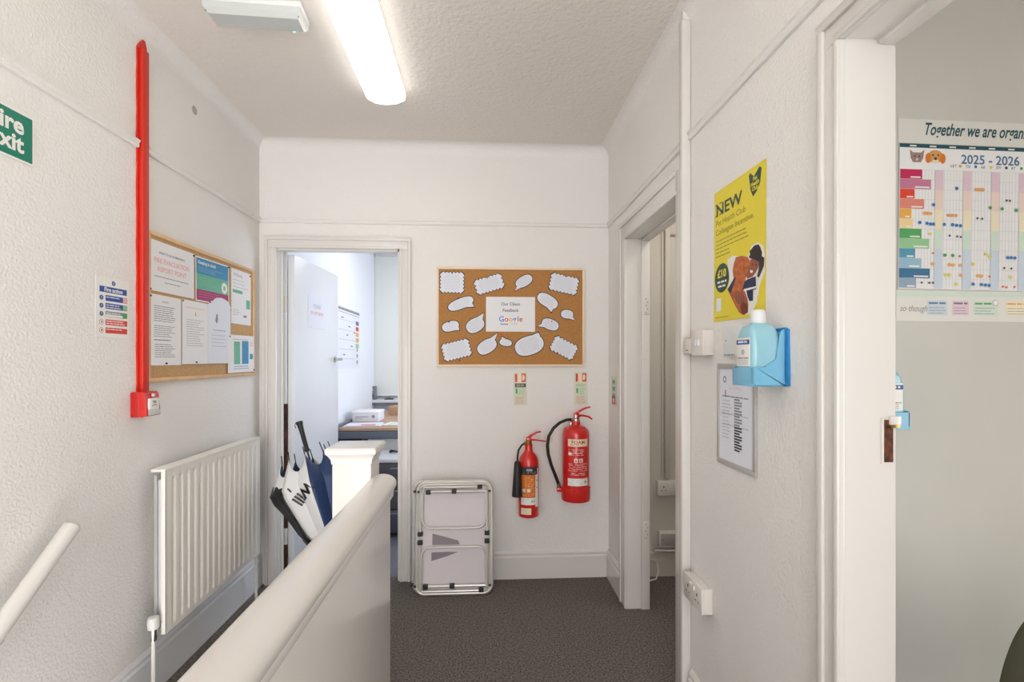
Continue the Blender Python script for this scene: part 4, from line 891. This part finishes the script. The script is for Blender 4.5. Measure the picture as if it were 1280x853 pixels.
# ---------------------------------------------------------------- office beyond
w1 = struct(empty('window_1', (-.62, 5.7, .87)), 'far office window with a pale blind')
m = MB(); m.box(-.62, .62, -.02, .1, 0, .02, 'gloss_cool', .003); m.box(-.62, -.57, .03, .09, .02, 1.63, 'gloss_cool'); m.box(.57, .62, .03, .09, .02, 1.63, 'gloss_cool'); m.box(-.57, .57, .03, .09, 1.58, 1.63, 'gloss_cool'); m.box(-.57, .57, .03, .09, .02, .07, 'gloss_cool'); m.build('window_frame', w1)
m = MB(); m.box(-.57, .57, .055, .062, .07, 1.58, 'clear_plastic'); m.build('pane', w1)
m = MB(); m.box(-.628, .62, -.025, -.02, .05, 1.64, 'blind'); m.tube([(-.6, -.022, .055), (.62, -.022, .055)], .008, 'blind'); m.tube([(-.62, -.03, 1.66), (.62, -.03, 1.66)], .02, 'light_grey'); m.build('roller_blind', w1)['label'] = 'pale roller blind pulled down'
m = MB(); m.box(-.72, .65, -.14, 0, -.02, .012, 'gloss_cool', .003); m.box(-.72, .65, -.142, -.13, -.035, -.018, 'mid_grey', .002); m.box(-.72, -.69, -.13, -.01, -.07, -.018, 'dark_grey', .002); m.build('window_sill', w1)
t = tag(empty('desk_speaker', (-1.255, 5.61, .883)), 'small grey upright speaker on the office window sill', 'speaker')
m = MB(); m.box(-.04, .04, -.04, .04, 0, .15, 'mid_grey', .006); m.build('body', t)
m = MB(); m.disc(0, .045, .025, -.0405, 'dark_grey', 14); m.disc(0, .11, .014, -.0405, 'light_grey', 12); m.build('grille', t)
m = MB(); m.box(-.05, .05, -.02, .02, 0, .012, 'dark_grey', .003); m.box(-.02, .02, -.018, .018, .012, .03, 'mid_grey', .003)
tag(m.build('stapler', None, (-1.07, 5.6, .883)), 'small dark desk item on the sill in front of the blind', 'desk item')
t = tag(empty('office_desk', (-.45, 4.1, 0)), 'brown topped desk with blue grey front panel in the office', 'desk')
m = MB(); m.box(-.745, .9, 0, .8, .745, .77, 'brown_ply', .004); m.build('desk_top', t)
m = MB(); m.box(-.745, .9, -.005, .02, .68, .742, 'desk_grey', .003); m.build('front_rail', t)
m = MB(); m.box(-.765, -.745, 0, .8, 0, .79, 'desk_grey', .006); m.build('end_panel', t)
m = MB(); m.box(.88, .9, 0, .8, 0, .745, 'desk_grey', .004); m.build('end_panel', t)
t = tag(empty('office_desk', (-.45, 4.92, 0)), 'second plain brown desk under the office window', 'desk')
m = MB(); m.box(-.74, .9, 0, .62, .745, .77, 'brown_ply', .004); m.build('desk_top', t)
for x in (-.72, .86):
    m = MB(); m.box(x, x+.03, .02, .6, 0, .745, 'desk_grey', .003); m.build('end_panel', t)
t = tag(empty('storage_cabinet', (-.63, 4.2, 0)), 'white cabinet standing under the brown office desk', 'cabinet')
m = MB(); m.box(-.35, .55, 0, .5, 0, .675, 'gloss_cool', .004); m.build('body', t)
m = MB(); m.box(-.34, .1, -.018, -.001, .03, .665, 'gloss_cool', .003); m.build('door', t)
m = MB(); m.box(.105, .545, -.018, -.001, .03, .665, 'gloss_cool', .003); m.build('door', t)
m = MB(); m.box(-.115, .115, -.13, .13, 0, .085, 'paper_cool', .003); m.rect(-.09, .03, .045, .051, -.1305, 'ink_grey'); m.rect(-.09, -.02, .03, .035, -.1305, 'ink_light'); m.disc(.07, .05, .014, -.1305, 'ink_grey'); m.box(-.118, .118, -.133, .133, .075, .092, 'paper', .003)
tag(m.build('paper_box', None, (-1.065, 4.60, .771)), 'white lidded paper box standing on the brown desk', 'box')
m = MB(); m.box(-.22, .22, -.12, .12, 0, .085, 'cardboard', .003); m.rect(-.02, .02, .0, .085, -.1205, 'brown_ply')
tag(m.build('cardboard_box', None, (-.74, 5.12, .771)), 'low brown cardboard box on the desk behind the white box', 'box')
for i, (x, y, a, n_, lab) in enumerate(((-1.02, 4.26, 4, 3, 'white leaflets with red print on front edge of the desk'), (-.7, 4.3, -8, 2, 'pale green papers at the right of the desk front edge'), (-.62, 4.62, 2, 4, 'plain white papers lying beside the white box'))):
    m = MB()
    for k in range(n_):
        m.box(-.16+.01*k, .15-.006*k, -.11, .1+.004*k, .001+.003*k, .0035+.003*k, 'paper_cool' if i != 1 else 'paper')
    if i == 0: m.box(-.02, .1, -.09, -.03, .0102, .0106, 'sign_red')
    if i == 1: m.box(-.12, .1, -.1, .08, .0068, .0072, 'tint_green')
    tag(m.build('paper_stack', None, (x, y, .771), (0, 0, R(a))), lab, 'papers', 'papers on the office desk')
t = tag(empty('deskside_pedestal', (-.62, 3.72, 0)), 'dark grey drawer pedestal with light top just inside the office', 'drawer unit')
m = MB(); m.box(-.21, .16, 0, .36, .03, .56, 'dark_grey', .006); m.build('body', t)
m = MB(); m.box(-.215, .165, -.005, .365, .56, .588, 'light_grey', .006); m.build('top', t)
for k in range(3):
    m = MB(); m.box(-.2, .15, -.018, -.001, .05+.168*k, .21+.168*k, 'dark_grey', .004); dw = m.build('drawer', t)
    m = MB(); m.box(-.08, .03, -.026, -.017, .18+.168*k, .19+.168*k, 'mid_grey', .002); m.build('drawer_handle', dw)
m = MB(); m.tube([(-.03, 0, .008), (0, .02, .012), (.03, 0, .01), (.01, -.02, .016), (-.02, -.005, .02)], .008, 'black', 8, closed=True)
tag(m.build('coiled_cable', None, (-.72, 3.95, .59)), 'small black coiled cable on top of the grey pedestal', 'cable')
def d_oplan(m, w, h, y):
    m.rect(.01, w-.01, h-.035, h-.012, y, 'ink_grey'); m.rect(.01, w-.01, h-.055, h-.05, y, 'ink_grey')
    for q in range(1, 8): m.rect(w*q/8, w*q/8+.003, .02, h-.06, y, 'ink_light')
    for q in range(1, 6): m.rect(.02, w*.75, h*q/6.4, h*q/6.4+.004, y, 'ink_light')
    for (a_, b2) in ((.1, .45), (.25, .3), (.4, .2), (.15, .12), (.32, .38), (.5, .33)): m.rect(a_, a_+.07, b2, b2+.012, y-.0003, 'ink_grey')
    for q, c_ in enumerate(('ink_purple', 'p_red', 'p_amber', 'p_amber', 'p_lgreen')): m.rect(w*.80, w*.95, h-.14-.055*q, h-.1-.055*q, y, c_)
    for q in range(3): m.rect(w*.84, w*.9, .04+.06*q, .075+.06*q, y, 'ink_grey')
sheet('year_planner', 'white year planner on office wall beyond the open door', 'wall planner', 'office', 4.27, 1.25, .73, .555, .002, d_oplan, base='paper_cool')
def d_note(m, w, h, y): m.text('PLEASE', w/2, h-.075, .036, y, 'ink_light', 'CENTER', .0008, sx=1.1); m.text('DO NOT ENTER', w/2, h-.12, .03, y, 'pink_ink', 'CENTER', .001)
m = MB(); m.box(0, .297, -.0007, 0, 0, .21, 'paper_cool'); d_note(m, .297, .21, -.001)
o = m.build('door_notice', None, (-1.1517, 3.2875, 1.545), (0, 0, pi/2-R(3.2))); tag(o, 'faint white paper notice taped on the open office door', 'notice')
